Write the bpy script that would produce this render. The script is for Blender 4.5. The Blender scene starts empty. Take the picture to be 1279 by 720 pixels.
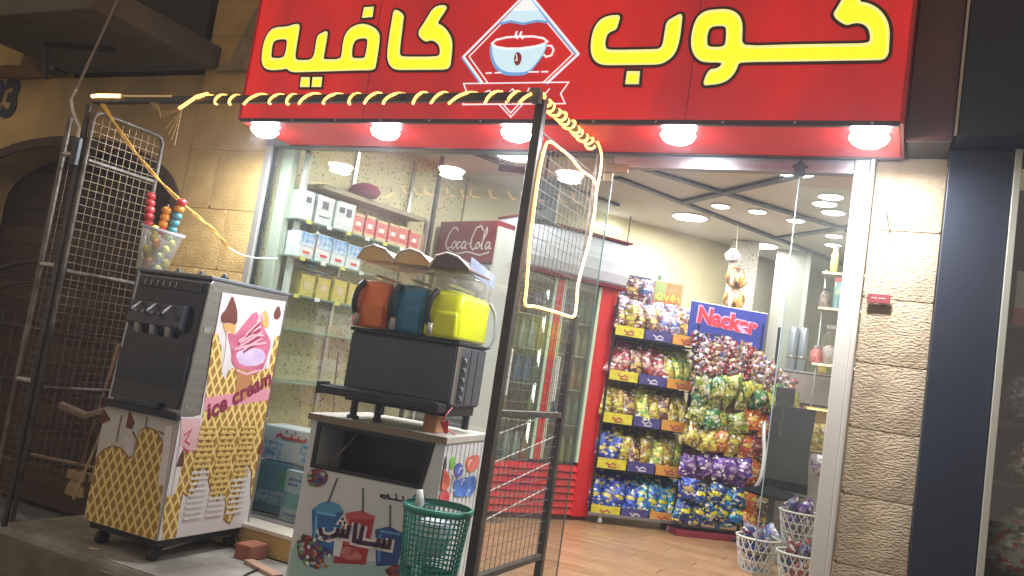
import bpy, math, random
from math import radians, sin, cos, pi
from mathutils import Vector, Matrix, noise as mnoise
from mathutils.geometry import tessellate_polygon
random.seed(7)
scn = bpy.context.scene
col = scn.collection

# ---------------------------------------------------------------- camera
cam_d = bpy.data.cameras.new('camera'); cam = bpy.data.objects.new('camera', cam_d); col.objects.link(cam)
yaw_, pitch_, roll_ = radians(-26.15), radians(5.44), radians(8.54)
fw = Vector((sin(yaw_)*cos(pitch_), cos(yaw_)*cos(pitch_), sin(pitch_)))
r0 = Vector((cos(yaw_), -sin(yaw_), 0)); u0 = r0.cross(fw)
rt = r0*cos(roll_) + u0*sin(roll_); up = u0*cos(roll_) - r0*sin(roll_)
cam.matrix_world = Matrix(((rt.x, up.x, -fw.x, 0), (rt.y, up.y, -fw.y, -4.05), (rt.z, up.z, -fw.z, 1.25), (0, 0, 0, 1)))
cam_d.sensor_width = 36; cam_d.lens = 36*1050/1279; cam_d.clip_start = .05; cam_d.clip_end = 300
scn.camera = cam

# ---------------------------------------------------------------- world, exposure
world = bpy.data.worlds.new('World'); scn.world = world; world.use_nodes = True
bg = world.node_tree.nodes['Background']
bg.inputs['Color'].default_value = (1.0, .84, .66, 1); bg.inputs['Strength'].default_value = .55
scn.view_settings.view_transform = 'Standard'; scn.view_settings.look = 'None'
scn.view_settings.exposure = 0; scn.view_settings.gamma = 1
scn.cycles.max_bounces = 7; scn.cycles.transparent_max_bounces = 16
scn.cycles.sample_clamp_indirect = 4; scn.cycles.use_denoising = True
scn.cycles.caustics_reflective = False; scn.cycles.caustics_refractive = False

# ---------------------------------------------------------------- materials
MC = {}
def mat(name, c, rough=.6, metal=0, n=None, bump=None, emit=None, c2=None, spec=None, stretch=None, alpha=None):
    """plain material: colour c, mottled towards c2 by noise n=(scale, amount); bump=(scale, strength, distance)"""
    if name in MC: return MC[name]
    m = bpy.data.materials.new(name); m.use_nodes = True; MC[name] = m
    nt = m.node_tree; N = nt.nodes; L = nt.links; b = N['Principled BSDF']
    b.inputs['Base Color'].default_value = (*c, 1); b.inputs['Roughness'].default_value = rough; b.inputs['Metallic'].default_value = metal
    if spec is not None: b.inputs['Specular IOR Level'].default_value = spec
    if alpha is not None: b.inputs['Alpha'].default_value = alpha
    if n or bump:
        tc = N.new('ShaderNodeTexCoord'); mp = N.new('ShaderNodeMapping'); L.new(tc.outputs['Object'], mp.inputs[0])
        if stretch: mp.inputs['Scale'].default_value = stretch
    if n:
        t = N.new('ShaderNodeTexNoise'); t.inputs['Scale'].default_value = n[0]; t.inputs['Detail'].default_value = 5
        L.new(mp.outputs[0], t.inputs['Vector'])
        mx = N.new('ShaderNodeMix'); mx.data_type = 'RGBA'
        cc = c2 or tuple(x*.55 for x in c)
        mx.inputs[6].default_value = (*c, 1); mx.inputs[7].default_value = (*cc, 1)
        rmp = N.new('ShaderNodeMapRange'); rmp.inputs[1].default_value = .35; rmp.inputs[2].default_value = .68; rmp.inputs[4].default_value = n[1]
        L.new(t.outputs['Fac'], rmp.inputs[0]); L.new(rmp.outputs[0], mx.inputs[0]); L.new(mx.outputs[2], b.inputs['Base Color'])
    if bump:
        t2 = N.new('ShaderNodeTexNoise'); t2.inputs['Scale'].default_value = bump[0]; t2.inputs['Detail'].default_value = 4
        L.new(mp.outputs[0], t2.inputs['Vector'])
        bp = N.new('ShaderNodeBump'); bp.inputs['Strength'].default_value = bump[1]; bp.inputs['Distance'].default_value = bump[2]
        L.new(t2.outputs['Fac'], bp.inputs['Height']); L.new(bp.outputs[0], b.inputs['Normal'])
    if emit:
        b.inputs['Emission Color'].default_value = (*emit[0], 1); b.inputs['Emission Strength'].default_value = emit[1]
    return m
def glass_mat(name, tint=(.93, .97, .95), refl=1.0, dirt=.05):
    m = bpy.data.materials.new(name); m.use_nodes = True; nt = m.node_tree; N = nt.nodes; L = nt.links
    N.remove(N['Principled BSDF']); out = N['Material Output']
    tr = N.new('ShaderNodeBsdfTransparent'); tr.inputs[0].default_value = (*tint, 1)
    gl = N.new('ShaderNodeBsdfGlossy'); gl.inputs['Roughness'].default_value = .015; gl.inputs[0].default_value = (1, 1, 1, 1)
    geo = N.new('ShaderNodeNewGeometry'); dt = N.new('ShaderNodeVectorMath'); dt.operation = 'DOT_PRODUCT'; L.new(geo.outputs['Incoming'], dt.inputs[0]); L.new(geo.outputs['Normal'], dt.inputs[1])
    def mm(op, x, y):
        q = N.new('ShaderNodeMath'); q.operation = op
        for i_, v_ in enumerate((x, y)):
            if isinstance(v_, (int, float)): q.inputs[i_].default_value = v_
            else: L.new(v_, q.inputs[i_])
        return q
    cs_ = mm('ABSOLUTE', dt.outputs['Value'], 0); om = mm('SUBTRACT', 1, cs_.outputs[0]); p5 = mm('POWER', om.outputs[0], 5)
    f_ = mm('MULTIPLY_ADD', p5.outputs[0], .96); f_.inputs[2].default_value = .042      # Schlick reflectance of one face
    ml = mm('MULTIPLY', f_.outputs[0], refl)
    mx = N.new('ShaderNodeMixShader'); L.new(ml.outputs[0], mx.inputs[0]); L.new(tr.outputs[0], mx.inputs[1]); L.new(gl.outputs[0], mx.inputs[2])
    df = N.new('ShaderNodeBsdfDiffuse'); df.inputs[0].default_value = (.75, .75, .72, 1)
    t = N.new('ShaderNodeTexNoise'); t.inputs['Scale'].default_value = 3.5; t.inputs['Detail'].default_value = 8
    tc = N.new('ShaderNodeTexCoord'); L.new(tc.outputs['Object'], t.inputs['Vector'])
    r = N.new('ShaderNodeMapRange'); r.inputs[1].default_value = .35; r.inputs[2].default_value = .8; r.inputs[4].default_value = dirt; L.new(t.outputs['Fac'], r.inputs[0])
    mx2 = N.new('ShaderNodeMixShader'); L.new(r.outputs[0], mx2.inputs[0]); L.new(mx.outputs[0], mx2.inputs[1]); L.new(df.outputs[0], mx2.inputs[2])
    L.new(mx2.outputs[0], out.inputs[0]); MC[name] = m; return m
def waffle_mat():
    m = mat('waffle', (.70, .46, .13), .6); nt = m.node_tree; N = nt.nodes; L = nt.links; b = N['Principled BSDF']
    tc = N.new('ShaderNodeTexCoord'); sp = N.new('ShaderNodeSeparateXYZ'); L.new(tc.outputs['Object'], sp.inputs[0])
    def M(op, a, b_=None):
        q = N.new('ShaderNodeMath'); q.operation = op
        for i, v in enumerate((a, b_)):
            if v is None: continue
            if isinstance(v, (int, float)): q.inputs[i].default_value = v
            else: L.new(v, q.inputs[i])
        return q.outputs[0]
    h = M('MULTIPLY', M('SUBTRACT', sp.outputs[0], sp.outputs[1]), 1.7)
    res = []
    for sgn in (1, -1):
        v = M('MULTIPLY', M('ADD', h, M('MULTIPLY', sp.outputs[2], sgn)), 10.5)
        f = M('ABSOLUTE', M('SUBTRACT', M('FRACT', v), .5)); res.append(f)
    lo = M('MAXIMUM', res[0], res[1])
    r = N.new('ShaderNodeValToRGB'); L.new(M('MULTIPLY', lo, 2), r.inputs[0])
    e = r.color_ramp.elements; e[0].position = .55; e[0].color = (.33, .17, .03, 1); e[1].position = .86; e[1].color = (.80, .62, .24, 1)
    k = r.color_ramp.elements.new(.72); k.color = (.56, .34, .07, 1)
    L.new(r.outputs[0], b.inputs['Base Color'])
    bp = N.new('ShaderNodeBump'); bp.inputs['Strength'].default_value = .3; bp.inputs['Distance'].default_value = .003; L.new(lo, bp.inputs['Height']); L.new(bp.outputs[0], b.inputs['Normal'])
    return m
def stone_mat(name, c, c2, s=1.0):
    m = mat(name, c, .9, n=(7, .8), c2=c2); nt = m.node_tree; N = nt.nodes; L = nt.links; b = N['Principled BSDF']
    tc = N.new('ShaderNodeTexCoord'); mp = N.new('ShaderNodeMapping'); L.new(tc.outputs['Object'], mp.inputs[0])
    mp.inputs['Rotation'].default_value = (0, radians(38), 0); mp.inputs['Scale'].default_value = (34, 34, 95)
    t = N.new('ShaderNodeTexNoise'); t.inputs['Scale'].default_value = 1.3; t.inputs['Detail'].default_value = 3; L.new(mp.outputs[0], t.inputs['Vector'])
    t2 = N.new('ShaderNodeTexNoise'); t2.inputs['Scale'].default_value = 90; t2.inputs['Detail'].default_value = 3; L.new(tc.outputs['Object'], t2.inputs['Vector'])
    ad = N.new('ShaderNodeMath'); ad.operation = 'MULTIPLY_ADD'; L.new(t2.outputs['Fac'], ad.inputs[0]); ad.inputs[1].default_value = .35; L.new(t.outputs['Fac'], ad.inputs[2])
    bp = N.new('ShaderNodeBump'); bp.inputs['Strength'].default_value = .9*s; bp.inputs['Distance'].default_value = .010; L.new(ad.outputs[0], bp.inputs['Height']); L.new(bp.outputs[0], b.inputs['Normal'])
    return m
def speckle_mat(name, base, dots, scale, thr):
    m = mat(name, base, .7); nt = m.node_tree; N = nt.nodes; L = nt.links; b = N['Principled BSDF']
    tc = N.new('ShaderNodeTexCoord'); v = N.new('ShaderNodeTexNoise'); v.inputs['Scale'].default_value = scale; v.inputs['Detail'].default_value = 2
    L.new(tc.outputs['Object'], v.inputs['Vector'])
    r = N.new('ShaderNodeValToRGB'); L.new(v.outputs['Fac'], r.inputs[0]); e = r.color_ramp.elements
    e[0].position = thr; e[0].color = (*base, 1); e[1].position = thr+.05; e[1].color = (*dots, 1)
    L.new(r.outputs[0], b.inputs['Base Color']); return m
def pack_mat(name, c1, c2, c3, logo=(.75, .75, .75), patch=.046):
    """printed foil: crisp irregular print in four colours with a name patch across the middle"""
    m = mat(name, c1, .24, metal=.25, bump=(34, .9, .010), spec=.8); nt = m.node_tree; N = nt.nodes; L = nt.links; b = N['Principled BSDF']
    tc = N.new('ShaderNodeTexCoord'); oi = N.new('ShaderNodeObjectInfo')
    ad = N.new('ShaderNodeVectorMath'); L.new(tc.outputs['Object'], ad.inputs[0])
    sc_ = N.new('ShaderNodeMath'); sc_.operation = 'MULTIPLY'; sc_.inputs[1].default_value = 9; L.new(oi.outputs['Random'], sc_.inputs[0]); L.new(sc_.outputs[0], ad.inputs[1])
    mp = N.new('ShaderNodeMapping'); mp.inputs['Scale'].default_value = (42, 14, 62) if patch > .02 else (60, 60, 60); L.new(ad.outputs[0], mp.inputs[0])
    v = N.new('ShaderNodeTexVoronoi'); v.inputs['Scale'].default_value = 1; L.new(mp.outputs[0], v.inputs['Vector'])
    sp0 = N.new('ShaderNodeSeparateColor'); L.new(v.outputs['Color'], sp0.inputs[0])
    r = N.new('ShaderNodeValToRGB'); r.color_ramp.interpolation = 'CONSTANT'; L.new(sp0.outputs[0], r.inputs[0])
    e = r.color_ramp.elements; e[0].position = 0; e[0].color = (*c1, 1); e[1].position = .46; e[1].color = (*[x*.4 for x in c1], 1)
    for p_, cc in ((.60, c2), (.80, c3), (.92, logo)):
        k = r.color_ramp.elements.new(p_); k.color = (*cc, 1)
    sp = N.new('ShaderNodeSeparateXYZ'); L.new(tc.outputs['Object'], sp.inputs[0])
    q = N.new('ShaderNodeVectorMath'); q.operation = 'MULTIPLY'; L.new(tc.outputs['Object'], q.inputs[0]); q.inputs[1].default_value = (1, 0, 2.4)
    ln = N.new('ShaderNodeVectorMath'); ln.operation = 'LENGTH'; L.new(q.outputs[0], ln.inputs[0])
    prev = r.outputs[0]
    for rad_, cc in ((patch, tuple(x*.3 for x in c3)), (patch*.82, c3)):
        rr = N.new('ShaderNodeMapRange'); rr.inputs[1].default_value = rad_; rr.inputs[2].default_value = rad_*.95; L.new(ln.outputs['Value'], rr.inputs[0])
        mx = N.new('ShaderNodeMix'); mx.data_type = 'RGBA'; L.new(rr.outputs[0], mx.inputs[0]); L.new(prev, mx.inputs[6]); mx.inputs[7].default_value = (*cc, 1); prev = mx.outputs[2]
    L.new(prev, b.inputs['Base Color']); return m

steel = mat('brushed steel', (.42, .42, .43), .32, .9, n=(3, .5), bump=(60, .12, .002), stretch=(1, 1, 12))
darkmetal = mat('dark painted tube', (.035, .033, .032), .45, .3, n=(14, .6), c2=(.09, .07, .05))
greymetal = mat('worn grey tube', (.20, .175, .15), .5, .4, n=(14, .8), c2=(.06, .045, .03))
wirem = mat('galvanised wire', (.26, .19, .11), .5, .5)
wiredark = mat('dark wire', (.16, .15, .13), .45, .5)
chrome = mat('polished aluminium', (.62, .63, .64), .25, .95)
black = mat('black plastic', (.012, .012, .014), .4, n=(9, .5), c2=(.03, .03, .034))
blackgloss = mat('black gloss', (.010, .011, .015), .12)
slate = mat('smoked slate plastic', (.035, .038, .05), .22, n=(4, .7), c2=(.06, .065, .085))
white = mat('white laminate', (.74, .73, .70), .45, n=(5, .3), c2=(.58, .56, .52))
offw = mat('off white plastic', (.66, .65, .60), .5, n=(6, .5), c2=(.52, .5, .44))
cream = mat('cream paint', (.74, .68, .44), .8, n=(1.6, .5), c2=(.66, .60, .38), bump=(40, .15, .003))
ceilm = mat('ceiling paint', (.66, .64, .58), .85, n=(2, .5), c2=(.56, .54, .48))
red = mat('red enamel', (.55, .012, .018), .35, n=(5, .4), c2=(.42, .01, .016))
darkred = mat('dull dark red film', (.17, .008, .014), .7, n=(5, .5), c2=(.11, .006, .01), spec=.2)
navy = mat('navy cladding', (.006, .010, .024), .55, n=(1.2, .9), c2=(.003, .004, .009), bump=(120, .12, .002))
concrete = mat('worn concrete', (.36, .335, .30), .8, n=(3.5, .95), c2=(.15, .135, .115), bump=(55, .6, .006))
glass = glass_mat('window glass', (.88, .91, .89), 1.3, .02)
clear = glass_mat('clear plastic', (.93, .92, .88), .9, .22)
milky = glass_mat('milky plastic', (.95, .93, .92), 1.2, .5)
waffle = waffle_mat()
stone = stone_mat('hewn limestone', (.40, .295, .185), (.28, .195, .115))
stone2 = stone_mat('old ochre limestone', (.66, .44, .17), (.50, .32, .11), .6)

# ---------------------------------------------------------------- object helpers
def tag(o, label=None, cat=None, group=None, kind=None):
    if label: o['label'] = label
    if cat: o['category'] = cat
    if group: o['group'] = group
    if kind: o['kind'] = kind
    return o
def thing(name, label, cat, loc=(0, 0, 0), rz=0, group=None):
    o = bpy.data.objects.new(name, None); o.empty_display_size = .1; col.objects.link(o)
    o.location = loc; o.rotation_euler = (0, 0, rz); return tag(o, label, cat, group)
class MB:
    def __init__(s): s.v = []; s.f = []
    def add(s, vs, fs):
        k = len(s.v); s.v += [tuple(v) for v in vs]; s.f += [tuple(i+k for i in f) for f in fs]; return s
    def box(s, x0, x1, y0, y1, z0, z1, rot=None, c=None):
        vs = [Vector((x, y, z)) for z in (z0, z1) for y in (y0, y1) for x in (x0, x1)]
        if rot: vs = [rot @ v for v in vs]
        if c: vs = [v + Vector(c) for v in vs]
        return s.add(vs, [(0, 2, 3, 1), (4, 5, 7, 6), (0, 1, 5, 4), (1, 3, 7, 5), (3, 2, 6, 7), (2, 0, 4, 6)])
    def tube(s, pts, r, n=6, closed=False, caps=True):
        pts = [Vector(p) for p in pts]; m = len(pts); rings = []; prevn = None
        for i, p in enumerate(pts):
            a = pts[i-1] if (i > 0 or closed) else p; b = pts[(i+1) % m] if (i < m-1 or closed) else p
            t = (b-a).normalized() if (b-a).length > 1e-9 else Vector((0, 0, 1))
            if prevn is None:
                h = Vector((0, 0, 1)) if abs(t.z) < .9 else Vector((0, 1, 0)); nn = t.cross(h).normalized()
            else:
                nn = (prevn - t*prevn.dot(t)); nn = nn.normalized() if nn.length > 1e-6 else t.orthogonal().normalized()
            prevn = nn; bb = t.cross(nn); rr = r[i] if isinstance(r, (list, tuple)) else r
            rings.append([p + (nn*cos(2*pi*(j+.5)/n) + bb*sin(2*pi*(j+.5)/n))*rr for j in range(n)])
        vs = [v for q in rings for v in q]; fs = []
        for i in range(m if closed else m-1):
            i2 = (i+1) % m
            for j in range(n): j2 = (j+1) % n; fs.append((i*n+j, i*n+j2, i2*n+j2, i2*n+j))
        if caps and not closed: fs += [tuple(range(n))[::-1], tuple((m-1)*n+j for j in range(n))]
        return s.add(vs, fs)
    def lathe(s, prof, n=20, c=(0, 0, 0), sq=None, cap=True):
        vs = []; fs = []; m = len(prof)
        for r, z in prof:
            for j in range(n):
                a = 2*pi*j/n; k = 1.0
                vs.append((c[0]+r*cos(a), c[1]+r*sin(a)*(sq or 1), c[2]+z))
        for i in range(m-1):
            for j in range(n): j2 = (j+1) % n; fs.append((i*n+j, i*n+j2, (i+1)*n+j2, (i+1)*n+j))
        if cap and prof[0][0] > 1e-4: fs.append(tuple(range(n))[::-1])
        if cap and prof[-1][0] > 1e-4: fs.append(tuple((m-1)*n+j for j in range(n)))
        return s.add(vs, fs)
    def build(s, name, m, parent=None, bevel=0, smooth=False, seg=2, loc=None):
        me = bpy.data.meshes.new(name); me.from_pydata(s.v, [], s.f); me.validate(); me.update()
        me.materials.append(m)
        if smooth: me.polygons.foreach_set('use_smooth', [True]*len(me.polygons))
        o = bpy.data.objects.new(name, me); col.objects.link(o)
        if loc: o.location = loc
        if parent: o.parent = parent
        if bevel:
            b = o.modifiers.new('bevel', 'BEVEL'); b.width = bevel; b.segments = seg; b.limit_method = 'ANGLE'
        return o
def bx(name, m, parent, x0, x1, y0, y1, z0, z1, bevel=0, label=None):
    o = MB().box(x0, x1, y0, y1, z0, z1).build(name, m, parent, bevel)
    if label: o['label'] = label
    return o
def share(src, name, parent, loc=(0, 0, 0), rot=(0, 0, 0), scale=None):
    o = src.copy(); o.name = name; col.objects.link(o); o.parent = parent; o.location = loc; o.rotation_euler = rot
    if scale: o.scale = scale
    return o
def copy_thing(root, loc, rz=None, label=None):
    r = root.copy(); col.objects.link(r); r.location = loc
    if rz is not None: r.rotation_euler = (r.rotation_euler[0], r.rotation_euler[1], rz)
    if label: r['label'] = label
    for ch in list(root.children):
        c = ch.copy(); col.objects.link(c); c.parent = r
        for g in ch.children:
            d = g.copy(); col.objects.link(d); d.parent = c
    return r
def chaikin(p, k=1):
    for _ in range(k):
        q = []
        for i in range(len(p)):
            a, b = p[i], p[(i+1) % len(p)]
            d = math.hypot(b[0]-a[0], b[1]-a[1]); t = min(.25, .02/d if d > .2 else .25)
            q += [(a[0]+(b[0]-a[0])*t, a[1]+(b[1]-a[1])*t), (b[0]+(a[0]-b[0])*t, b[1]+(a[1]-b[1])*t)]
        p = q
    return p
def area(p): return sum(p[i][0]*p[(i+1) % len(p)][1]-p[(i+1) % len(p)][0]*p[i][1] for i in range(len(p)))/2
def grow(p, d):
    """offset a closed outline outwards by d"""
    sg = 1 if area(p) > 0 else -1; n = len(p); out = []
    for i in range(n):
        a, b, c = Vector(p[i-1]), Vector(p[i]), Vector(p[(i+1) % n])
        e1 = (b-a); e2 = (c-b)
        if e1.length < 1e-7 or e2.length < 1e-7: out.append(tuple(b)); continue
        e1.normalize(); e2.normalize(); n1 = Vector((e1.y, -e1.x))*sg; n2 = Vector((e2.y, -e2.x))*sg
        m = n1+n2
        if m.length < .3: m = n1
        m.normalize(); k = d/max(.5, m.dot(n1)); out.append((b.x+m.x*k, b.y+m.y*k))
    return out
def to3(pl, w, p):      # pl: 'front' faces -y at y=w ; 'side' faces +x at x=w ; 'top'
    if pl == 'front': return (p[0], w, p[1])
    if pl == 'side': return (w, p[0], p[1])
    if pl == 'flat': return (p[0], p[1], w)
def flat(name, m, parent, loops, pl, w, thick, smooth=0, g=0, label=None):
    """a thin plate with the outline loops[0] and holes loops[1:], its face at w, thickness going inwards"""
    ls = [chaikin(l, smooth) if smooth else list(l) for l in loops]
    if g: ls = [grow(l, g if i == 0 else -g) for i, l in enumerate(ls)]
    tris = tessellate_polygon([[Vector((x, y, 0)) for x, y in l] for l in ls])
    allp = [q for l in ls for q in l]; n = len(allp)
    sgn = 1 if pl == 'front' else -1
    vs = [to3(pl, w, q) for q in allp] + [to3(pl, w+sgn*thick, q) for q in allp]
    a2 = 0
    fs = []
    for t in tris:
        a, b, c = [Vector((*allp[i], 0)) for i in t]
        cr = (b-a).cross(c-a).z
        if pl == 'front': t = t if cr > 0 else t[::-1]      # x cross z = -y
        else: t = t if cr > 0 else t[::-1]
        fs.append(tuple(t))
    k = 0
    for l in ls:
        for i in range(len(l)):
            j = (i+1) % len(l); fs.append((k+i, k+j, n+k+j, n+k+i))
        k += len(l)
    o = MB().add(vs, fs).build(name, m, parent)
    if label: o['label'] = label
    return o
def ribbon_outline(pts, w, closed=False):
    P = [Vector(p) for p in pts]; L_ = []; R_ = []
    for i, p in enumerate(P):
        a = P[i-1] if i > 0 else (P[-2] if closed else p); b = P[i+1] if i < len(P)-1 else (P[1] if closed else p)
        e1 = (p-a).normalized() if (p-a).length > 1e-7 else (b-p).normalized()
        e2 = (b-p).normalized() if (b-p).length > 1e-7 else e1
        n = (Vector((-e1.y, e1.x))+Vector((-e2.y, e2.x))); n = n.normalized() if n.length > .2 else Vector((-e1.y, e1.x))
        k = w/2/max(.6, n.dot(Vector((-e1.y, e1.x)))); L_.append(p+n*k); R_.append(p-n*k)
    return L_, R_
def ribbon(name, m, parent, lines, pl, w, wid, label=None, thick=.0012):
    mb = MB()
    for pts in lines:
        L_, R_ = ribbon_outline(pts, wid, pts[0] == pts[-1])
        n = len(L_); sgn = 1 if pl == 'front' else -1
        vs = [to3(pl, w, q) for q in L_] + [to3(pl, w, q) for q in R_] + [to3(pl, w+sgn*thick, q) for q in L_] + [to3(pl, w+sgn*thick, q) for q in R_]
        fs = []
        for i in range(n-1): fs += [(i, i+1, n+i+1, n+i), (i, 2*n+i, 2*n+i+1, i+1), (n+i, n+i+1, 3*n+i+1, 3*n+i)]
        mb.add(vs, fs)
    o = mb.build(name, m, parent)
    if label: o['label'] = label
    return o
def text(name, s, m, parent, size, M4, ext=.002, shear=0, off=0, space=1):
    cu = bpy.data.curves.new(name, 'FONT'); cu.body = s; cu.size = size; cu.extrude = ext; cu.shear = shear; cu.offset = off
    cu.align_x = 'CENTER'; cu.align_y = 'CENTER'; cu.space_character = space
    o = bpy.data.objects.new('tmp', cu); col.objects.link(o)
    dg = bpy.context.evaluated_depsgraph_get(); me = bpy.data.meshes.new_from_object(o.evaluated_get(dg))
    bpy.data.objects.remove(o); bpy.data.curves.remove(cu)
    me.transform(M4); me.materials.clear(); me.materials.append(m); me.name = name
    t = bpy.data.objects.new(name, me); col.objects.link(t)
    if parent: t.parent = parent
    return t
def frontM(x, y, z, tilt=0): return Matrix.Translation((x, y, z)) @ Matrix.Rotation(pi/2, 4, 'X') @ Matrix.Rotation(tilt, 4, 'Z')
def sideM(x, y, z, tilt=0): return Matrix.Translation((x, y, z)) @ Matrix.Rotation(pi/2, 4, 'Z') @ Matrix.Rotation(pi/2, 4, 'X') @ Matrix.Rotation(tilt, 4, 'Z')
def arealight(parent, loc, size, power, color=(1, 1, 1), rot=(0, 0, 0), spread=pi):
    l = bpy.data.lights.new('lamp_glow', 'AREA'); l.shape = 'DISK'; l.size = size; l.energy = power; l.color = color; l.spread = spread
    o = bpy.data.objects.new('lamp_glow', l); col.objects.link(o); o.location = loc; o.rotation_euler = rot; o.parent = parent; return o
SIGN={'feh':[[(-3.322,3.01),(-3.319,2.955),(-3.318,2.883),(-3.316,2.82),(-3.305,2.799),(-3.288,2.791),(-3.211,2.789),(-3.185,2.8),(-3.177,2.831),(-3.182,2.929),(-3.159,2.944),(-3.111,2.961),(-3.109,2.907),(-3.109,2.798),(-3.103,2.79),(-2.987,2.787),(-2.986,2.825),(-2.992,2.879),(-2.985,2.932),(-2.96,2.966),(-2.918,2.983),(-2.883,2.988),(-2.837,2.979),(-2.789,2.958),(-2.759,2.93),(-2.749,2.9),(-2.745,2.847),(-2.744,2.757),(-2.746,2.72),(-2.847,2.722),(-3.292,2.72),(-3.332,2.725),(-3.361,2.746),(-3.394,2.738),(-3.482,2.736),(-3.526,2.749),(-3.552,2.778),(-3.564,2.819),(-3.569,2.892),(-3.556,2.948),(-3.529,2.984),(-3.491,2.996),(-3.411,2.995),(-3.374,3.005)],[(-3.496,2.906),(-3.474,2.921),(-3.395,2.922),(-3.39,2.878),(-3.389,2.83),(-3.404,2.806),(-3.484,2.809),(-3.495,2.825),(-3.5,2.882)],[(-2.919,2.876),(-2.906,2.899),(-2.867,2.905),(-2.835,2.902),(-2.826,2.888),(-2.823,2.842),(-2.825,2.797),(-2.83,2.79),(-2.902,2.79),(-2.917,2.807),(-2.922,2.853)]],'yd1':[[(-3.242,2.69),(-3.182,2.689),(-3.172,2.632),(-3.239,2.633)]],'yd2':[[(-3.161,2.689),(-3.095,2.688),(-3.09,2.631),(-3.156,2.632)]],'fd':[[(-2.889,3.082),(-2.824,3.082),(-2.822,3.024),(-2.89,3.022)]],'kaf1':[[(-2.688,3.066),(-2.617,3.029),(-2.615,2.991),(-2.608,2.85),(-2.603,2.805),(-2.584,2.79),(-2.351,2.783),(-2.355,2.826),(-2.372,2.852),(-2.4,2.871),(-2.425,2.876),(-2.456,2.866),(-2.515,2.914),(-2.477,2.977),(-2.435,3.065),(-2.346,3.064),(-2.376,3.009),(-2.401,2.966),(-2.366,2.954),(-2.328,2.923),(-2.297,2.882),(-2.285,2.845),(-2.279,2.781),(-2.277,2.713),(-2.604,2.718),(-2.64,2.732),(-2.668,2.763),(-2.683,2.808),(-2.688,2.89),(-2.689,3.002)]],'beh':[[(-1.392,2.957),(-1.396,2.924),(-1.402,2.889),(-1.421,2.883),(-1.443,2.871),(-1.45,2.841),(-1.447,2.808),(-1.431,2.788),(-1.197,2.784),(-1.176,2.789),(-1.167,2.811),(-1.167,2.862),(-1.165,2.916),(-1.136,2.934),(-1.096,2.954),(-1.093,2.91),(-1.092,2.834),(-1.098,2.783),(-1.114,2.746),(-1.145,2.722),(-1.175,2.711),(-1.44,2.715),(-1.475,2.727),(-1.503,2.754),(-1.519,2.798),(-1.522,2.864),(-1.512,2.91),(-1.49,2.942),(-1.455,2.957),(-1.422,2.96)]],'bd':[[(-1.321,2.683),(-1.259,2.681),(-1.256,2.62),(-1.321,2.621)]],'kw':[[(-0.939,2.961),(-0.904,2.961),(-0.867,2.951),(-0.838,2.928),(-0.822,2.896),(-0.816,2.859),(-0.811,2.786),(-0.599,2.785),(-0.294,2.779),(-0.294,2.807),(-0.302,2.839),(-0.32,2.86),(-0.344,2.87),(-0.369,2.868),(-0.394,2.859),(-0.452,2.906),(-0.434,2.942),(-0.413,2.993),(-0.396,3.03),(-0.326,3.026),(-0.353,2.96),(-0.332,2.959),(-0.295,2.943),(-0.262,2.915),(-0.238,2.879),(-0.224,2.839),(-0.22,2.793),(-0.217,2.707),(-0.286,2.707),(-0.591,2.71),(-0.815,2.713),(-0.818,2.689),(-0.829,2.659),(-0.851,2.632),(-0.884,2.616),(-0.925,2.612),(-0.963,2.609),(-0.943,2.683),(-0.908,2.685),(-0.892,2.697),(-0.885,2.714),(-0.962,2.716),(-0.993,2.727),(-1.021,2.756),(-1.038,2.8),(-1.041,2.863),(-1.03,2.919),(-1.009,2.946),(-0.981,2.959)],[(-0.959,2.884),(-0.897,2.883),(-0.888,2.869),(-0.883,2.819),(-0.885,2.784),(-0.953,2.786),(-0.965,2.801),(-0.97,2.847)]]}
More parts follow.
